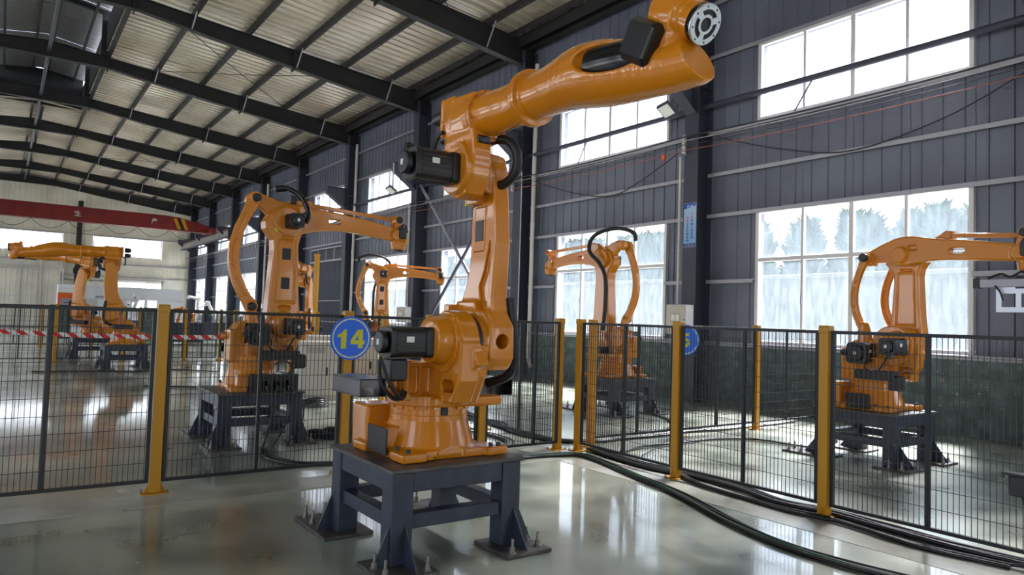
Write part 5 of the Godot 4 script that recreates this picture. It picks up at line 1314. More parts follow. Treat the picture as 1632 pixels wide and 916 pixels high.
	cobot(Vector3(7.35, 0.88, -35.0), 0.2, 0.0, "white upright small robot arm near the far window columns", M.white)
	cobot(Vector3(8.15, 0.88, -35.0), 0.3, -0.6, "white leaning small robot arm, rightmost of the far bench", M.white)
	cobot(Vector3(6.15, 0.88, -33.0), 0.2, 0.3, "tiny orange robot arm left on the far bench", M.orange, 0.62)
	cobot(Vector3(6.75, 0.88, -33.0), 0.9, 0.6, "tiny orange robot arm right of its twin on the far bench", M.orange, 0.55)
	cobot(Vector3(7.70, 0.88, -23.6), 0.2, -0.5, "pale grey robot arm before the tall sheet door", M.aluminium, 1.0)
	for q in [[Vector3(5.05, 0, -36.0), 1.5, "dark workbench under the two white arms by the partition"], [Vector3(7.75, 0, -35.0), 1.6, "dark workbench under the white arms near the window columns"], [Vector3(6.45, 0, -33.0), 1.4, "dark workbench under the tiny orange arms"], [Vector3(7.70, 0, -23.6), 0.9, "dark workbench under the pale grey arm by the sheet door"]]:
		var o := thing("workbench", q[2], "bench", q[0])
		put(MB.new().box(Vector3(0, 0.86, 0), Vector3(q[1], 0.04, 0.7), 0.004), "top", M.stand, o)
		for sx: int in [-1, 1]:
			for sz: int in [-1, 1]:
				put(MB.new().box(Vector3(sx * (q[1] / 2 - 0.06), 0.42, sz * 0.29), Vector3(0.06, 0.84, 0.06)), "leg", M.stand, o)
		put(MB.new().box(Vector3(0, 0.45, 0), Vector3(q[1] - 0.1, 0.8, 0.5), 0.01), "cabinet", M.column, o)
	# hanging dark strips on frames
	for q in [[Vector3(1.75, 0, -30.6), "dark green strip curtain on a frame at the far left"], [Vector3(4.55, 0, -29.0), "dark green strip curtain on a frame right of the far robot"]]:
		var o := thing("strip_curtain", q[1], "curtain", q[0])
		put(MB.new().box(Vector3(0, 1.45, 0), Vector3(0.66, 0.03, 0.03)).box(Vector3(-0.32, 0.72, 0), Vector3(0.03, 1.44, 0.03)).box(Vector3(0.32, 0.72, 0), Vector3(0.03, 1.44, 0.03)), "frame", M.rafter, o)
		for i in 7:
			put(MB.new().box(Vector3(-0.26 + 0.088 * i, 0.83, 0.012 * (i % 2)), Vector3(0.085, 1.2, 0.004), 0.0, Basis(Vector3.UP, 0.15 * sin(i * 2.1))), "strip", M.wainscot, o)

func cobot(at: Vector3, turn: float, lean: float, label: String, m: Material, s := 1.0) -> void:
	var o := thing("small_robot_arm", label, "robot arm", at, turn)
	o.scale = Vector3.ONE * s
	put(MB.new().lathe([Vector2(0.13, 0), Vector2(0.13, 0.06), Vector2(0.09, 0.12), Vector2(0.085, 0.24), Vector2(0, 0.25)], Transform3D.IDENTITY, 18), "base", m, o)
	var e := Vector3(sin(lean) * 0.75, 0.2 + cos(lean) * 0.85, 0)
	put(MB.new().tube(PackedVector3Array([Vector3(0, 0.2, 0), e]), 0.08, 14, true, PackedFloat32Array([0.085, 0.07])).cyl(Vector3(0, 0.2, -0.1), Vector3(0, 0.2, 0.1), 0.09, 16), "lower_arm", m, o)
	var h := e + Vector3(-0.42, 0.10 - absf(lean) * 0.55, 0)
	put(MB.new().tube(PackedVector3Array([e + Vector3(0.06, 0, 0), h]), 0.07, 14, true, PackedFloat32Array([0.085, 0.055])).cyl(e + Vector3(0, 0, -0.1), e + Vector3(0, 0, 0.1), 0.088, 16), "upper_arm", m, o)
	put(MB.new().cyl(h + Vector3(-0.05, 0.05, 0), h + Vector3(-0.05, -0.10, 0), 0.055, 14), "wrist", m, o)
	put(MB.new().cyl(h + Vector3(-0.05, -0.10, 0), h + Vector3(-0.05, -0.15, 0), 0.045, 14), "tool_flange", M.black, o)

# ---------------------------------------------------------------- cables, cabinets and loose things on the floor
func floor_cable(pts: Array, r: float, label: String, m: Material, strands := 1, lift := 0.0, group := "") -> void:
	var sp := PackedVector3Array()
	for i in range(0, pts.size(), 2):
		sp.push_back(Vector3(pts[i], r + lift + 0.004, pts[i + 1]))
	sp = spline(sp, 8)
	var o := thing("floor_cable", label, "cable", Vector3.ZERO, 0.0, group)
	for s in strands:
		var q := PackedVector3Array()
		for i in sp.size():
			var t := (sp[mini(i + 1, sp.size() - 1)] - sp[maxi(i - 1, 0)]).normalized()
			var side := Vector3(t.z, 0, -t.x)
			var w := (s - (strands - 1) * 0.5) * r * 2.15
			q.push_back(sp[i] + side * (w + 0.004 * sin(i * 0.35 + s * 1.9)) + Vector3(0, 0.004 * (1.0 + sin(i * 0.23 + s * 2.3)), 0))
		put(MB.new().tube(q, r, 8), "strand", M.cable_green if m == M.cable_green and s % 4 == 1 else (M.cable if m == M.cable_green else m), o)

func build_floor_things() -> void:
	floor_cable([3.4, -5.85, 4.10, -5.98, 4.49, -6.0, 4.79, -5.96, 5.12, -5.84, 5.13, -5.51, 4.96, -4.87, 4.76, -4.13, 4.47, -3.41, 4.31, -2.88, 4.28, -2.46, 4.36, -2.0, 4.5, -1.6], 0.013, "green and black cable bundle sweeping over the floor beside the big front robot", M.cable_green, 4)
	floor_cable([5.50, -6.02, 5.40, -5.5, 5.36, -4.95, 5.46, -4.50, 5.42, -3.98, 5.30, -3.5, 5.39, -3.12, 5.34, -2.71, 5.31, -2.27, 5.34, -1.8, 5.4, -1.2], 0.016, "thick black cable bundle lying along the foot of the right foreground fence", M.cable, 4)
	floor_cable([5.56, -6.05, 5.52, -5.7, 5.45, -5.2, 5.42, -4.75, 5.20, -4.25, 5.14, -3.68, 5.12, -3.32, 5.16, -2.9, 5.10, -2.5, 5.09, -2.2, 5.16, -1.8], 0.014, "pair of black cables bowing out in front of the right foreground fence", M.cable, 2, 0.0)
	floor_cable([5.85, -9.4, 5.62, -8.3, 5.50, -7.3, 5.56, -6.62, 5.93, -6.40, 6.38, -6.42, 7.06, -6.42, 7.59, -6.46, 8.2, -6.38, 8.8, -6.40, 9.49, -6.40, 10.1, -6.45], 0.014, "black cable bundle running from behind the front robot to the foot of the window-side fence", M.cable, 4)
	floor_cable([5.38, -9.0, 5.70, -8.21, 5.42, -7.46, 5.42, -6.85, 5.60, -6.50], 0.015, "black cables crossing the floor behind the front robot's base", M.cable, 3)
	floor_cable([5.08, -8.4, 5.02, -7.5, 4.98, -7.07, 4.86, -6.78, 4.66, -6.62, 4.34, -6.52, 3.9, -6.6], 0.011, "thin black cable curled behind the short fence panel", M.cable, 2)
	floor_cable([5.05, -8.1, 5.08, -7.3, 5.05, -6.95, 4.9, -6.72, 4.57, -6.55, 4.2, -6.7], 0.008, "thin looped black wire on the floor behind the short fence panel", M.cable, 1)
	floor_cable([5.70, -5.75, 6.24, -5.89, 6.76, -5.87, 7.37, -5.88, 7.9, -5.62, 8.02, -5.1, 8.1, -4.75], 0.012, "black cable running over the floor to the right palletizer's stand", M.cable, 2)
	floor_cable([5.75, -5.49, 6.35, -5.75, 7.0, -5.80], 0.007, "thin grey-black wire on the floor in front of the 5 sign", M.cable, 1)
	floor_cable([8.60, -8.05, 8.3, -7.4, 7.9, -6.95, 7.4, -6.75, 6.7, -6.70], 0.010, "black cable trailing from the middle palletizer's stand", M.cable, 3)
	floor_cable([2.30, -7.60, 2.22, -7.2, 2.26, -6.9, 2.40, -6.68, 2.75, -6.55, 3.3, -6.45], 0.015, "black cable trailing from the palletizing robot's stand past the 14 sign", M.cable, 3)
	floor_cable([0.6, -18.3, 1.6, -18.2, 2.6, -18.0, 3.4, -18.3, 4.2, -17.6], 0.012, "black cable on the floor before the far left robot's stand", M.cable, 3)
	floor_cable([2.2, -14.5, 2.9, -14.2, 3.5, -13.6, 3.9, -13.0, 4.1, -12.4], 0.012, "black cable winding over the floor left of the beige cabinet", M.cable, 2)
	# cables dropping from the connector panels
	tag(put(MB.new().tube(spline(V3([2.44, 0.63, -7.86, 2.43, 0.45, -7.70, 2.36, 0.2, -7.64, 2.30, 0.03, -7.60])), 0.014, 8).tube(spline(V3([2.56, 0.63, -7.86, 2.58, 0.45, -7.72, 2.55, 0.25, -7.66, 2.4, 0.03, -7.58])), 0.010, 8).tube(spline(V3([2.66, 0.63, -7.86, 2.76, 0.45, -7.74, 2.72, 0.2, -7.68, 2.55, 0.03, -7.6])), 0.008, 8), "drop_cable", M.cable), "black cables dropping from the palletizing robot's connector panel", "cable")
	tag(put(MB.new().tube(spline(V3([8.73, 0.63, -8.55, 8.86, 0.5, -8.5, 8.88, 0.2, -8.4, 8.75, 0.03, -8.1])), 0.012, 8).tube(spline(V3([8.73, 0.65, -8.45, 8.9, 0.5, -8.4, 8.93, 0.2, -8.25, 8.65, 0.03, -8.0])), 0.009, 8), "drop_cable", M.cable), "black cables dropping from the middle palletizing robot's connectors", "cable")
	# controller cabinets
	for q in [[Vector3(4.42, 0, -11.75), 0.62, 0.98, "beige robot controller cabinet left of the 14 sign's post"], [Vector3(4.80, 0, -12.6), 0.52, 1.05, "beige robot controller cabinet right behind the 14 sign"], [Vector3(5.75, 0, -12.9), 0.5, 1.0, "pale controller cabinet behind the front robot's motor"]]:
		var o := thing("controller_cabinet", q[3], "cabinet", q[0], -0.25)
		put(MB.new().box(Vector3(0, q[2] / 2 + 0.05, 0), Vector3(q[1], q[2] - 0.1, 0.62), 0.012), "body", M.beige, o)
		put(MB.new().box(Vector3(0, 0.05, 0), Vector3(q[1] - 0.04, 0.1, 0.56)), "plinth", M.beige_dark, o)
		var d := put(MB.new().box(Vector3(0.02, q[2] / 2 + 0.04, 0.316), Vector3(q[1] - 0.08, q[2] - 0.2, 0.014), 0.004), "door", M.beige, o)
		put(MB.new().box(Vector3(q[1] * 0.18, q[2] * 0.5, 0.33), Vector3(0.03, 0.14, 0.02), 0.005), "handle", M.black, d)
		put(MB.new().box(Vector3(-q[1] * 0.1, q[2] * 0.86, 0.326), Vector3(q[1] * 0.45, 0.10, 0.004), 0.001), "switch_plate", M.beige_dark, d)
	for q in [[Vector3(6.05, 0, -11.9), Vector3(0.62, 0.36, 0.45), 0.2, "brown cardboard box on the floor behind the front robot's motor"], [Vector3(5.98, 0.375, -11.92), Vector3(0.40, 0.20, 0.34), -0.2, "smaller cardboard box on top of the brown floor box"]]:
		var o := thing("cardboard_box", q[3], "box", q[0], q[2])
		var s: Vector3 = q[1]
		put(MB.new().box(Vector3(0, s.y / 2, 0), s, 0.006), "carton", M.cardboard, o)
		for sx: int in [-1, 1]:
			put(MB.new().box(Vector3(sx * s.x * 0.25, s.y + 0.003, 0), Vector3(s.x * 0.49, 0.005, s.z), 0.001, Basis(Vector3.BACK, sx * 0.03)), "flap", M.cardboard, o)
	# rumpled cloths and a coil
	for q in [[Vector3(3.22, 0.0, -8.05), Vector3(0.30, 0.10, 0.15), M.cloth, "black crumpled cloth beside the palletizing robot's stand", 4], [Vector3(4.70, 0, -10.5), Vector3(0.32, 0.08, 0.2), M.label_white, "white crumpled plastic sheet before the cardboard boxes", 7]]:
		var rg := RandomNumberGenerator.new()
		rg.seed = q[4]
		var so: Array[Solid] = []
		for i in 9:
			var at: Vector3 = Vector3(rg.randf_range(-1, 1) * q[1].x, q[1].y * rg.randf_range(0.2, 0.8), rg.randf_range(-1, 1) * q[1].z)
			so.append(sol(4, at, Vector3(rg.randf_range(0.07, 0.16), q[1].y * rg.randf_range(0.5, 0.9), rg.randf_range(0.05, 0.12)), 0, 0, Basis(Vector3.UP, rg.randf() * 3.0), 0.03))
		so.append(sol(0, Vector3(0, -0.5, 0), Vector3(2, 0.5, 2), 0, 0, Basis.IDENTITY, 0.0, 1))
		tag(put(cast(so, Vector3(-0.55, -0.02, -0.4), Vector3(0.55, 0.25, 0.4), 0.016), "crumpled_cloth", q[2], self, Transform3D(Basis.IDENTITY, q[0])), q[3], "cloth")
	var coil := MB.new()
	for i in 5:
		var p := PackedVector3Array()
		for j in 33:
			var a := TAU * j / 32.0
			p.push_back(Vector3(cos(a) * (0.24 - 0.012 * i), 0.014 + 0.022 * i + 0.008 * sin(a * 3 + i), sin(a) * (0.20 - 0.01 * i)))
		coil.tube(p, 0.012, 6, false)
	tag(put(coil, "cable_coil", M.cable, self, Transform3D(Basis.IDENTITY, Vector3(4.05, 0.0, -10.9))), "coil of black cable on the floor at the foot of the beige cabinet", "cable coil")
	tag(put(coil, "cable_coil", M.cable, self, Transform3D(Basis(Vector3.RIGHT, -1.35), Vector3(5.0, 0.215, -15.3))), "coil of black cable leaning against the fence post left of the beige cabinet", "cable coil")
	# barrier tape strung across the middle of the hall
	var tp := thing("barrier_tape", "red and white striped barrier tape strung across the hall at waist height", "tape", Vector3(0, 0, -15.52))
	var yb := func(x: float) -> float: return 0.84 + 0.018 * pow((x - 2.6) / 1.3, 2.0) if x < 5.2 else 0.92
	for i in range(-22, 41):
		var x0 := i * 0.13
		var ya: float = yb.call(x0)
		var yc: float = yb.call(x0 + 0.13)
		var mb := MB.new()
		var s := 0.05
		mb.prism(PackedVector2Array([Vector2(x0 + s, ya), Vector2(x0 + 0.13 + s, yc), Vector2(x0 + 0.13 - s, yc + 0.085), Vector2(x0 - s, ya + 0.085)]), -0.001, 0.001)
		put(mb, "stripe", M.tape_red if i % 2 == 0 else M.label_white, tp)
	var t2 := thing("tape_stand", "dark stanchion that holds the striped barrier tape at the left", "stand", Vector3(-2.9, 0, -15.52))
	put(MB.new().cyl(Vector3(0, 0, 0), Vector3(0, 0.03, 0), 0.16, 18), "foot", M.rafter, t2)
	put(MB.new().cyl(Vector3(0, 0.03, 0), Vector3(0, 1.0, 0), 0.025, 12), "pole", M.rafter, t2)
	# teach pendant hanging on the nearest fence panel
	var pd := thing("teach_pendant", "black control pendant with dangling cable at the right edge of the near fence", "pendant", Vector3(5.20, 0, -1.72))
	put(MB.new().box(Vector3(0, 0.515, 0), Vector3(0.06, 0.13, 0.20), 0.012), "body", M.black, pd)
	put(MB.new().box(Vector3(0, 0.585, 0), Vector3(0.09, 0.02, 0.24), 0.006), "lid", M.black, pd)
	put(MB.new().cyl(Vector3(0, 0.57, -0.12), Vector3(0, 0.57, -0.14), 0.016, 12), "knob", M.black_gloss, pd)
	put(MB.new().tube(spline(V3([0, 0.46, -0.03, 0.0, 0.40, -0.01, 0.0, 0.33, 0.03, 0.0, 0.2, 0.03, 0.0, 0.06, 0.02, -0.02, 0.02, -0.12])), 0.011, 8).tube(spline(V3([0, 0.46, 0.03, 0.01, 0.40, 0.0, 0.01, 0.33, 0.035, 0.01, 0.2, 0.035, 0.0, 0.06, 0.05])), 0.008, 8), "cord", M.cable, pd)

# ---------------------------------------------------------------- mesh builder
class MB:
	var v := PackedVector3Array()
	var n := PackedVector3Array()
	var ix := PackedInt32Array()

	func tri(a: Vector3, b: Vector3, c: Vector3, na: Vector3, nb: Vector3, nc: Vector3) -> void:
		var k := v.size()
		v.push_back(a); v.push_back(b); v.push_back(c)
		n.push_back(na); n.push_back(nb); n.push_back(nc)
		ix.push_back(k)
		if (b - a).cross(c - a).dot(na + nb + nc) > 0.0:
			ix.push_back(k + 2); ix.push_back(k + 1)
		else:
			ix.push_back(k + 1); ix.push_back(k + 2)

	func quad(a: Vector3, b: Vector3, c: Vector3, d: Vector3, m: Vector3) -> void:
		tri(a, b, c, m, m, m); tri(a, c, d, m, m, m)

	func quad4(a: Vector3, b: Vector3, c: Vector3, d: Vector3, na: Vector3, nb: Vector3, nc: Vector3, nd: Vector3) -> void:
		tri(a, b, c, na, nb, nc); tri(a, c, d, na, nc, nd)

	# a box of full size s about c, its edges chamfered by b
	func box(c: Vector3, s: Vector3, b := 0.0, bs := Basis.IDENTITY) -> MB:
		var h := s * 0.5
		b = minf(b, minf(h.x, minf(h.y, h.z)) * 0.9)
		var ax := [Vector3.RIGHT, Vector3.UP, Vector3.BACK]
		for i in 3:
			var j := (i + 1) % 3
			var k := (i + 2) % 3
			for sg in [-1.0, 1.0]:
				var m: Vector3 = ax[i] * sg
				var p: Array[Vector3] = []
				for q in [[-1, -1], [1, -1], [1, 1], [-1, 1]]:
					p.append(c + bs * (ax[i] * sg * h[i] + ax[j] * q[0] * (h[j] - b) + ax[k] * q[1] * (h[k] - b)))
				quad(p[0], p[1], p[2], p[3], bs * m)
			if b > 0.0:
				for sj in [-1.0, 1.0]:
					for sk in [-1.0, 1.0]:
						var nj: Vector3 = bs * (ax[j] * sj)
						var nk: Vector3 = bs * (ax[k] * sk)
						var e: Array[Vector3] = []
						for si in [-1.0, 1.0]:
							e.append(c + bs * (ax[i] * si * (h[i] - b) + ax[j] * sj * h[j] + ax[k] * sk * (h[k] - b)))
							e.append(c + bs * (ax[i] * si * (h[i] - b) + ax[j] * sj * (h[j] - b) + ax[k] * sk * h[k]))
						quad4(e[0], e[1], e[3], e[2], nj, nk, nk, nj)
		if b > 0.0:
			for sx in [-1.0, 1.0]:
				for sy in [-1.0, 1.0]:
					for sz in [-1.0, 1.0]:
						var g := Vector3(sx, sy, sz)
						tri(c + bs * (g * Vector3(h.x, h.y - b, h.z - b)), c + bs * (g * Vector3(h.x - b, h.y, h.z - b)), c + bs * (g * Vector3(h.x - b, h.y - b, h.z)), bs * Vector3(sx, 0, 0), bs * Vector3(0, sy, 0), bs * Vector3(0, 0, sz))
		return self

	# a bar of section w x h from a to b (h along up)
	func bar(a: Vector3, b: Vector3, w: float, h: float, bev := 0.0, up := Vector3.UP) -> MB:
		var z := (b - a)
		var l := z.length()
		z /= l
		if absf(z.dot(up)) > 0.98:
			up = Vector3.RIGHT
		var x := up.cross(z).normalized()
		return box((a + b) * 0.5, Vector3(w, h, l), bev, Basis(x, z.cross(x), z))

	func tube(pts: PackedVector3Array, r: float, sides := 8, caps := true, radii := PackedFloat32Array()) -> MB:
		var k := pts.size()
		var t0 := (pts[1] - pts[0]).normalized()
		var x := t0.cross(Vector3.UP if absf(t0.y) < 0.9 else Vector3.RIGHT).normalized()
		var rp := []
		var rn := []
		for i in k:
			var t := (pts[mini(i + 1, k - 1)] - pts[maxi(i - 1, 0)]).normalized()
			x = (x - t * x.dot(t)).normalized()
			var y := t.cross(x)
			var rr := r if radii.is_empty() else radii[i]
			var a := PackedVector3Array()
			var b := PackedVector3Array()
			for s in sides:
				var an := TAU * s / sides
				var d := x * cos(an) + y * sin(an)
				a.push_back(pts[i] + d * rr)
				b.push_back(d)
			rp.append(a); rn.append(b)
		for i in k - 1:
			for s in sides:
				var q := (s + 1) % sides
				quad4(rp[i][s], rp[i][q], rp[i + 1][q], rp[i + 1][s], rn[i][s], rn[i][q], rn[i + 1][q], rn[i + 1][s])
		if caps:
			for e in [0, k - 1]:
				var m := (pts[0] - pts[1]).normalized() if e == 0 else (pts[k - 1] - pts[k - 2]).normalized()
				for s in range(1, sides - 1):
					tri(rp[e][0], rp[e][s], rp[e][s + 1], m, m, m)
		return self

	func cyl(a: Vector3, b: Vector3, r: float, sides := 16, r2 := -1.0) -> MB:
		return tube(PackedVector3Array([a, b]), r, sides, true, PackedFloat32Array([r, r if r2 < 0 else r2]))

	# profile of (radius, height) turned round the y axis of xf; corners sharper than 35 degrees stay sharp
	func lathe(pf: Array, xf := Transform3D.IDENTITY, sides := 32) -> MB:
		var k := pf.size()
		var ar := 0.0     # wound so that the outside lies to the right of the profile
		for i in k:
			ar += pf[i].x * pf[(i + 1) % k].y - pf[(i + 1) % k].x * pf[i].y
		if pf[0].y > pf[k - 1].y:
			pf = pf.duplicate()
			pf.reverse()
		var sn: Array[Vector2] = []
		for i in k - 1:
			var d: Vector2 = pf[i + 1] - pf[i]
			sn.append(Vector2(d.y, -d.x).normalized())
		for i in k - 1:
			var n0: Vector2 = sn[i]
			var n1: Vector2 = sn[i]
			if i > 0 and sn[i - 1].dot(sn[i]) > 0.82: n0 = (sn[i - 1] + sn[i]).normalized()
			if i < k - 2 and sn[i + 1].dot(sn[i]) > 0.82: n1 = (sn[i + 1] + sn[i]).normalized()
			for s in sides:
				var a0 := TAU * s / sides
				var a1 := TAU * (s + 1) / sides
				var c0 := Vector3(cos(a0), 0, sin(a0))
				var c1 := Vector3(cos(a1), 0, sin(a1))
				var f := func(p: Vector2, c: Vector3) -> Vector3: return xf * (c * p.x + Vector3.UP * p.y)
				var g := func(p: Vector2, c: Vector3) -> Vector3: return (xf.basis * (c * p.x + Vector3.UP * p.y)).normalized()
				if pf[i].x < 1e-5:
					tri(f.call(pf[i], c0), f.call(pf[i + 1], c0), f.call(pf[i + 1], c1), g.call(n0, c0), g.call(n1, c0), g.call(n1, c1))
				elif pf[i + 1].x < 1e-5:
					tri(f.call(pf[i], c0), f.call(pf[i], c1), f.call(pf[i + 1], c0), g.call(n0, c0), g.call(n0, c1), g.call(n1, c0))
				else:
					quad4(f.call(pf[i], c0), f.call(pf[i], c1), f.call(pf[i + 1], c1), f.call(pf[i + 1], c0), g.call(n0, c0), g.call(n0, c1), g.call(n1, c1), g.call(n1, c0))
		return self

	# polygon in the xy plane of xf, from z0 to z1, rims chamfered by b; sides smooth where the outline bends gently
	func prism(pg: PackedVector2Array, z0: float, z1: float, b := 0.0, xf := Transform3D.IDENTITY) -> MB:
		var k := pg.size()
		if Geometry2D.is_polygon_clockwise(pg):
			pg = pg.duplicate()
			pg.reverse()
		var inn := PackedVector2Array()
		var en := PackedVector2Array()
		for i in k:
			var d := (pg[(i + 1) % k] - pg[i]).normalized()
			en.push_back(Vector2(d.y, -d.x))
		for i in k:
			var m := (en[i] + en[(i + k - 1) % k])
			m = m.normalized() / maxf(0.4, m.normalized().dot(en[i]))
			inn.push_back(pg[i] - m * b)
		var tr := Geometry2D.triangulate_polygon(inn)
		for side in [0, 1]:
			var z := z0 if side == 0 else z1
			var m := xf.basis * Vector3(0, 0, -1 if side == 0 else 1)
			for t in range(0, tr.size(), 3):
				tri(xf * Vector3(inn[tr[t]].x, inn[tr[t]].y, z), xf * Vector3(inn[tr[t + 1]].x, inn[tr[t + 1]].y, z), xf * Vector3(inn[tr[t + 2]].x, inn[tr[t + 2]].y, z), m, m, m)
		for i in k:
			var j := (i + 1) % k
			var n0 := en[i]
			var n1 := en[i]
			if en[(i + k - 1) % k].dot(en[i]) > 0.75: n0 = (en[(i + k - 1) % k] + en[i]).normalized()
			if en[j].dot(en[i]) > 0.75: n1 = (en[j] + en[i]).normalized()
			var m0 := xf.basis * Vector3(n0.x, n0.y, 0)
			var m1 := xf.basis * Vector3(n1.x, n1.y, 0)
			var zs := [z0 + b, z1 - b]
			quad4(xf * Vector3(pg[i].x, pg[i].y, zs[0]), xf * Vector3(pg[j].x, pg[j].y, zs[0]), xf * Vector3(pg[j].x, pg[j].y, zs[1]), xf * Vector3(pg[i].x, pg[i].y, zs[1]), m0, m1, m1, m0)
			if b > 0.0:
				for side in [0, 1]:
					var zo := z0 if side == 0 else z1
					var zi: float = zs[side]
					var mz := xf.basis * Vector3(0, 0, -1 if side == 0 else 1)
					quad4(xf * Vector3(pg[i].x, pg[i].y, zi), xf * Vector3(pg[j].x, pg[j].y, zi), xf * Vector3(inn[j].x, inn[j].y, zo), xf * Vector3(inn[i].x, inn[i].y, zo), m0, m1, mz, mz)
		return self

	func quad_uv(w: float, h: float) -> ArrayMesh:
		var q := QuadMesh.new()
		q.size = Vector2(w, h)
		var am := ArrayMesh.new()
		am.add_surface_from_arrays(Mesh.PRIMITIVE_TRIANGLES, q.get_mesh_arrays())
		return am

	func add(o: MB, xf := Transform3D.IDENTITY) -> MB:
		var k := v.size()
		v.append_array(xf * o.v)
		var nb := Transform3D(xf.basis.orthonormalized(), Vector3.ZERO)
		n.append_array(nb * o.n)
		for i in o.ix:
			ix.push_back(k + i)
		return self

	func mesh() -> ArrayMesh:
		var a := []
		a.resize(Mesh.ARRAY_MAX)
		a[Mesh.ARRAY_VERTEX] = v
		a[Mesh.ARRAY_NORMAL] = n
		a[Mesh.ARRAY_INDEX] = ix
		var am := ArrayMesh.new()
		am.add_surface_from_arrays(Mesh.PRIMITIVE_TRIANGLES, a)
		return am


# ---------------------------------------------------------------- castings: smooth unions of solids, meshed as surface nets
class Solid:
	var op := 0            # 0 join, 1 cut
	var t := 0             # 0 rounded box, 1 tapered capsule, 2 cylinder along y, 3 extruded polygon, 4 ellipsoid
	var k := 0.02
	var inv := Transform3D.IDENTITY
	var s := Vector3.ONE
	var r := 0.0
	var r2 := 0.0
	var pg := PackedVector2Array()
	var ch := PackedVector3Array()      # 5: a chain of tapered capsules
	var cr := PackedFloat32Array()

	func d(w: Vector3) -> float:
		var p := inv * w
		if t == 5:
			var best := 1e9
			for i in ch.size() - 1:
				var ab := ch[i + 1] - ch[i]
				var h := clampf((p - ch[i]).dot(ab) / ab.length_squared(), 0.0, 1.0)
				best = minf(best, p.distance_to(ch[i] + ab * h) - lerpf(cr[i], cr[i + 1], h))
			return best
		if t == 0:
			var q := p.abs() - s
			return Vector3(maxf(q.x, 0), maxf(q.y, 0), maxf(q.z, 0)).length() + minf(maxf(q.x, maxf(q.y, q.z)), 0.0) - r
		if t == 1:
			var h := clampf(p.y / s.y, 0.0, 1.0)
			return Vector3(p.x, p.y - h * s.y, p.z).length() - lerpf(r, r2, h)
		if t == 2:
			var h := clampf(p.y / s.y * 0.5 + 0.5, 0.0, 1.0)
			var a := Vector2(p.x, p.z).length() - lerpf(r, r2, h)
			var b := absf(p.y) - s.y
			return Vector2(maxf(a, 0), maxf(b, 0)).length() + minf(maxf(a, b), 0.0) - s.x
		if t == 3:
			var e := Vector2(p.x, p.y)
			var kk := pg.size()
			var dd := 1e9
			var sg := 1.0
			var j := kk - 1
			for i in kk:
				var ed := pg[j] - pg[i]
				var w2 := e - pg[i]
				var b2 := w2 - ed * clampf(w2.dot(ed) / ed.dot(ed), 0.0, 1.0)
				dd = minf(dd, b2.length_squared())
				var c1 := e.y >= pg[i].y
				var c2 := e.y < pg[j].y
				var c3 := ed.x * w2.y > ed.y * w2.x
				if (c1 and c2 and c3) or (not c1 and not c2 and not c3):
					sg = -sg
				j = i
			var a := sg * sqrt(dd)
			var b := absf(p.z) - s.z
			return Vector2(maxf(a, 0), maxf(b, 0)).length() + minf(maxf(a, b), 0.0) - r
		var f := p / s
		var m := f.length()
		return m * (m - 1.0) / maxf((f / s).length(), 1e-6)


func sol(t: int, at: Vector3, s: Vector3, r := 0.0, r2 := 0.0, bs := Basis.IDENTITY, k := 0.02, op := 0) -> Solid:
	var q := Solid.new()
	q.t = t; q.s = s; q.r = r; q.r2 = r2; q.k = k; q.op = op
	q.inv = Transform3D(bs, at).affine_inverse()
	return q

func s_box(at: Vector3, full: Vector3, rad := 0.01, bs := Basis.IDENTITY, k := 0.02, op := 0) -> Solid:
	return sol(0, at, full * 0.5 - Vector3.ONE * rad, rad, 0, bs, k, op)

func along(a: Vector3, b: Vector3) -> Basis:   # y axis from a to b
	var y := (b - a).normalized()
	var x := y.cross(Vector3.BACK if absf(y.z) < 0.9 else Vector3.RIGHT).normalized()
	return Basis(x, y, x.cross(y))

func s_cap(a: Vector3, b: Vector3, r: float, r2 := -1.0, k := 0.02, op := 0) -> Solid:
	return sol(1, a, Vector3(1, a.distance_to(b), 1), r, r if r2 < 0 else r2, along(a, b), k, op)

func s_cyl(a: Vector3, b: Vector3, r: float, r2 := -1.0, rad := 0.006, k := 0.012, op := 0) -> Solid:
	return sol(2, (a + b) * 0.5, Vector3(rad, a.distance_to(b) * 0.5 - rad, 0), r - rad, (r if r2 < 0 else r2) - rad, along(a, b), k, op)

func s_poly(pg: PackedVector2Array, z0: float, z1: float, xf := Transform3D.IDENTITY, rad := 0.01, k := 0.02, op := 0) -> Solid:
	var q := Solid.new()
	q.t = 3; q.pg = pg; q.s = Vector3(0, 0, (z1 - z0) * 0.5 - rad); q.r = rad; q.k = k; q.op = op
	q.inv = (xf * Transform3D(Basis.IDENTITY, Vector3(0, 0, (z0 + z1) * 0.5))).affine_inverse()
	return q

func s_chain(pts: Array, k := 0.02, op := 0, per := 3) -> Solid:    # x, y, z, r, ...
	var q := Solid.new()
	q.t = 5; q.k = k; q.op = op
	var a := PackedVector3Array()
	var b := PackedVector3Array()
	for i in range(0, pts.size(), 4):
		a.push_back(Vector3(pts[i], pts[i + 1], pts[i + 2]))
		b.push_back(Vector3(pts[i + 3], 0, 0))
	q.ch = spline(a, per)
	for v in spline(b, per): q.cr.push_back(v.x)
	return q

func field(p: Vector3, so: Array[Solid]) -> float:
	var d := 1e6
	for q in so:
		var e := q.d(p)
		if q.op == 0:
			if q.k > 0.0 and absf(d - e) < q.k:
				var h := 1.0 - absf(d - e) / q.k
				d = minf(d, e) - h * h * q.k * 0.25
			else:
				d = minf(d, e)
		else:
			e = -e
			if q.k > 0.0 and absf(d - e) < q.k:
				var h := 1.0 - absf(d - e) / q.k
				d = maxf(d, e) + h * h * q.k * 0.25
			else:
				d = maxf(d, e)
	return d

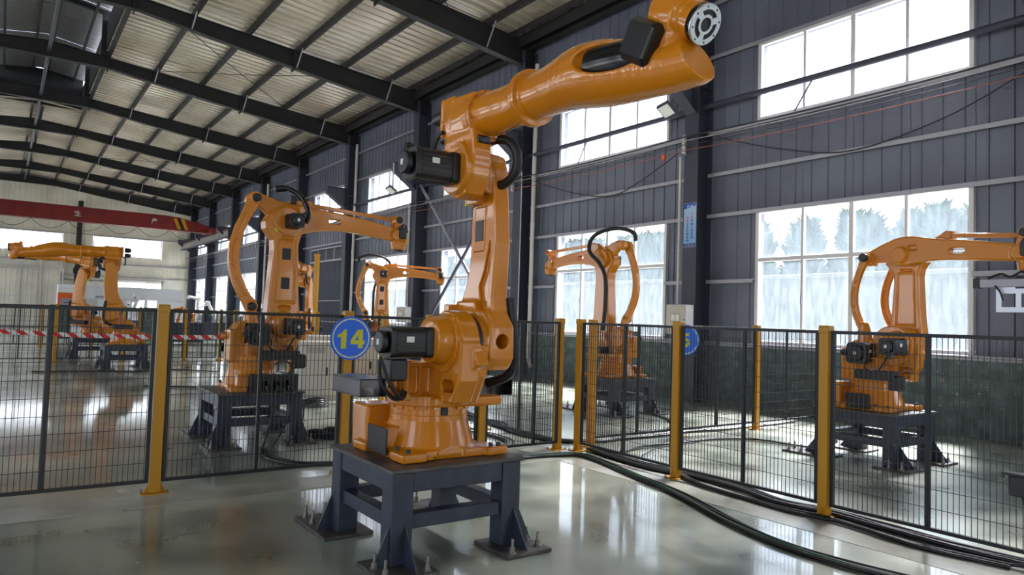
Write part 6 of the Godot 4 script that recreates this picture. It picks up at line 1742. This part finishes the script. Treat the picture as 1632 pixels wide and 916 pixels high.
func cast(so: Array[Solid], lo: Vector3, hi: Vector3, cell: float) -> MB:
	var mb := MB.new()
	var bl := 4
	var nx := int(ceil((hi.x - lo.x) / cell / bl)) * bl + 1
	var ny := int(ceil((hi.y - lo.y) / cell / bl)) * bl + 1
	var nz := int(ceil((hi.z - lo.z) / cell / bl)) * bl + 1
	var g := PackedFloat32Array()
	g.resize(nx * ny * nz)
	g.fill(1e3)
	var reach := cell * bl * 0.87 + cell * 2.0
	var live: Array[Vector3i] = []
	for bz in range(0, nz - 1, bl):
		for by in range(0, ny - 1, bl):
			for bx in range(0, nx - 1, bl):
				var c := lo + Vector3(bx + bl * 0.5, by + bl * 0.5, bz + bl * 0.5) * cell
				if absf(field(c, so)) > reach:
					continue
				live.append(Vector3i(bx, by, bz))
				for z in range(bz, bz + bl + 1):
					for y in range(by, by + bl + 1):
						for x in range(bx, bx + bl + 1):
							var i := x + nx * (y + ny * z)
							if g[i] > 999.0:
								g[i] = field(lo + Vector3(x, y, z) * cell, so)
	var id := {}
	var pos := PackedVector3Array()
	var off := [0, 1, nx, nx + 1, nx * ny, nx * ny + 1, nx * ny + nx, nx * ny + nx + 1]
	var edges := [[0, 1], [2, 3], [4, 5], [6, 7], [0, 2], [1, 3], [4, 6], [5, 7], [0, 4], [1, 5], [2, 6], [3, 7]]
	for b in live:
		for z in range(b.z, b.z + bl):
			for y in range(b.y, b.y + bl):
				for x in range(b.x, b.x + bl):
					var i := x + nx * (y + ny * z)
					var m := 0
					for c in 8:
						if g[i + off[c]] < 0.0: m |= 1 << c
					if m == 0 or m == 255:
						continue
					var su := Vector3.ZERO
					var cnt := 0
					for e in edges:
						var a: int = e[0]
						var c: int = e[1]
						if ((m >> a) & 1) != ((m >> c) & 1):
							var ga := g[i + off[a]]
							var t := ga / (ga - g[i + off[c]])
							su += Vector3(a & 1, (a >> 1) & 1, a >> 2).lerp(Vector3(c & 1, (c >> 1) & 1, c >> 2), t)
							cnt += 1
					id[i] = pos.size()
					pos.push_back(lo + (Vector3(x, y, z) + su / cnt) * cell)
	var nor := PackedVector3Array()
	nor.resize(pos.size())
	var st := [1, nx, nx * ny]
	var dirs := [Vector3.RIGHT, Vector3.UP, Vector3.BACK]
	for i in id:
		for a in 3:
			var u: int = st[(a + 1) % 3]
			var w: int = st[(a + 2) % 3]
			var g0 := g[i]
			var g1 := g[i + st[a]]
			if (g0 < 0.0) == (g1 < 0.0):
				continue
			if not (id.has(i - u) and id.has(i - w) and id.has(i - u - w)):
				continue
			var q := [id[i], id[i - u], id[i - u - w], id[i - w]]
			var f: Vector3 = (pos[q[2]] - pos[q[0]]).cross(pos[q[3]] - pos[q[1]])
			var want: Vector3 = dirs[a] * (1.0 if g0 < 0.0 else -1.0)
			if f.dot(want) < 0.0:
				f = -f
				q = [q[0], q[3], q[2], q[1]]
			for j in 4: nor[q[j]] += f
			# f now points outwards with q counter-clockwise; the front is clockwise
			mb.ix.append_array(PackedInt32Array([q[0], q[2], q[1], q[0], q[3], q[2]]))
	var e := cell * 0.35
	for j in nor.size():
		var p := pos[j]
		var fa := field(p + Vector3(e, -e, -e), so)
		var fb := field(p + Vector3(-e, -e, e), so)
		var fc := field(p + Vector3(-e, e, -e), so)
		var fd := field(p + Vector3(e, e, e), so)
		var gr := Vector3(fa - fb - fc + fd, -fa - fb + fc + fd, -fa + fb - fc + fd)
		if gr.length_squared() > 1e-12:
			gr = gr.normalized()
			p -= gr * clampf((fa + fb + fc + fd) * 0.25, -cell * 0.3, cell * 0.3)
			pos[j] = p
			nor[j] = gr if gr.dot(nor[j]) > 0.0 else nor[j].normalized()
		else:
			nor[j] = nor[j].normalized()
	mb.v = pos
	mb.n = nor
	return mb


# ---------------------------------------------------------------- naming and tagging
func numbered(called: String) -> String:
	var k: int = taken.get(called, -1) + 1
	taken[called] = k
	return called if k == 0 else "%s_%03d" % [called, k]

func tag(o: Node3D, label: String, category: String, group := "", kind := "") -> Node3D:
	if label: o.set_meta("label", label)
	if category: o.set_meta("category", category)
	if group: o.set_meta("group", group)
	if kind: o.set_meta("kind", kind)
	return o

func thing(called: String, label: String, category: String, at := Vector3.ZERO, turn := 0.0, group := "", kind := "") -> Node3D:
	var o := Node3D.new()
	o.name = numbered(called)
	add_child(o)
	o.position = at
	o.rotation.y = turn
	tag(o, label, category, group, kind)
	return o

# one named mesh under a parent; at top level it takes the next free number
func put(m: Variant, called: String, mat: Material, parent: Node3D = self, xf := Transform3D.IDENTITY) -> MeshInstance3D:
	var o := MeshInstance3D.new()
	o.mesh = m.mesh() if m is MB else m
	o.material_override = mat
	if parent == self:
		o.name = numbered(called)
	else:
		var pk := str(parent.get_instance_id()) + called
		var k: int = kids.get(pk, -1) + 1
		kids[pk] = k
		o.name = called if k == 0 else "%s_%03d" % [called, k]
	parent.add_child(o)
	o.transform = xf
	return o

func V2(a: Array) -> PackedVector2Array:
	var p := PackedVector2Array()
	for i in range(0, a.size(), 2):
		p.push_back(Vector2(a[i], a[i + 1]))
	return p

func V3(a: Array) -> PackedVector3Array:
	var p := PackedVector3Array()
	for i in range(0, a.size(), 3):
		p.push_back(Vector3(a[i], a[i + 1], a[i + 2]))
	return p

# a smooth curve through points (Catmull-Rom)
func spline(p: PackedVector3Array, per := 8) -> PackedVector3Array:
	var o := PackedVector3Array()
	var k := p.size()
	for i in k - 1:
		var a := p[maxi(i - 1, 0)]
		var d := p[mini(i + 2, k - 1)]
		for s in per:
			o.push_back(p[i].cubic_interpolate(p[i + 1], a, d, float(s) / per))
	o.push_back(p[k - 1])
	return o

# a closed smooth outline through points
func loop2(p: PackedVector2Array, per := 4) -> PackedVector2Array:
	var o := PackedVector2Array()
	var k := p.size()
	for i in k:
		for s in per:
			o.push_back(p[i].cubic_interpolate(p[(i + 1) % k], p[(i + k - 1) % k], p[(i + 2) % k], float(s) / per))
	return o

func circle(r: float, sides := 24, c := Vector2.ZERO) -> PackedVector2Array:
	var o := PackedVector2Array()
	for i in sides:
		o.push_back(c + Vector2.from_angle(TAU * i / sides) * r)
	return o

func rrect(w: float, h: float, r: float, seg := 4, c := Vector2.ZERO) -> PackedVector2Array:
	var o := PackedVector2Array()
	for q in 4:
		var cc := c + Vector2((w * 0.5 - r) * (1 if q in [0, 3] else -1), (h * 0.5 - r) * (1 if q < 2 else -1))
		for i in seg + 1:
			o.push_back(cc + Vector2.from_angle(PI * 0.5 * (q + float(i) / seg)) * r)
	return o

# frame that looks along z = d
func facing(at: Vector3, d: Vector3, up := Vector3.UP) -> Transform3D:
	var z := d.normalized()
	var x := up.cross(z).normalized()
	return Transform3D(Basis(x, z.cross(x), z), at)

func ax(at: Vector3, d: Vector3) -> Transform3D:   # frame whose y axis is d
	return Transform3D(along(Vector3.ZERO, d), at)
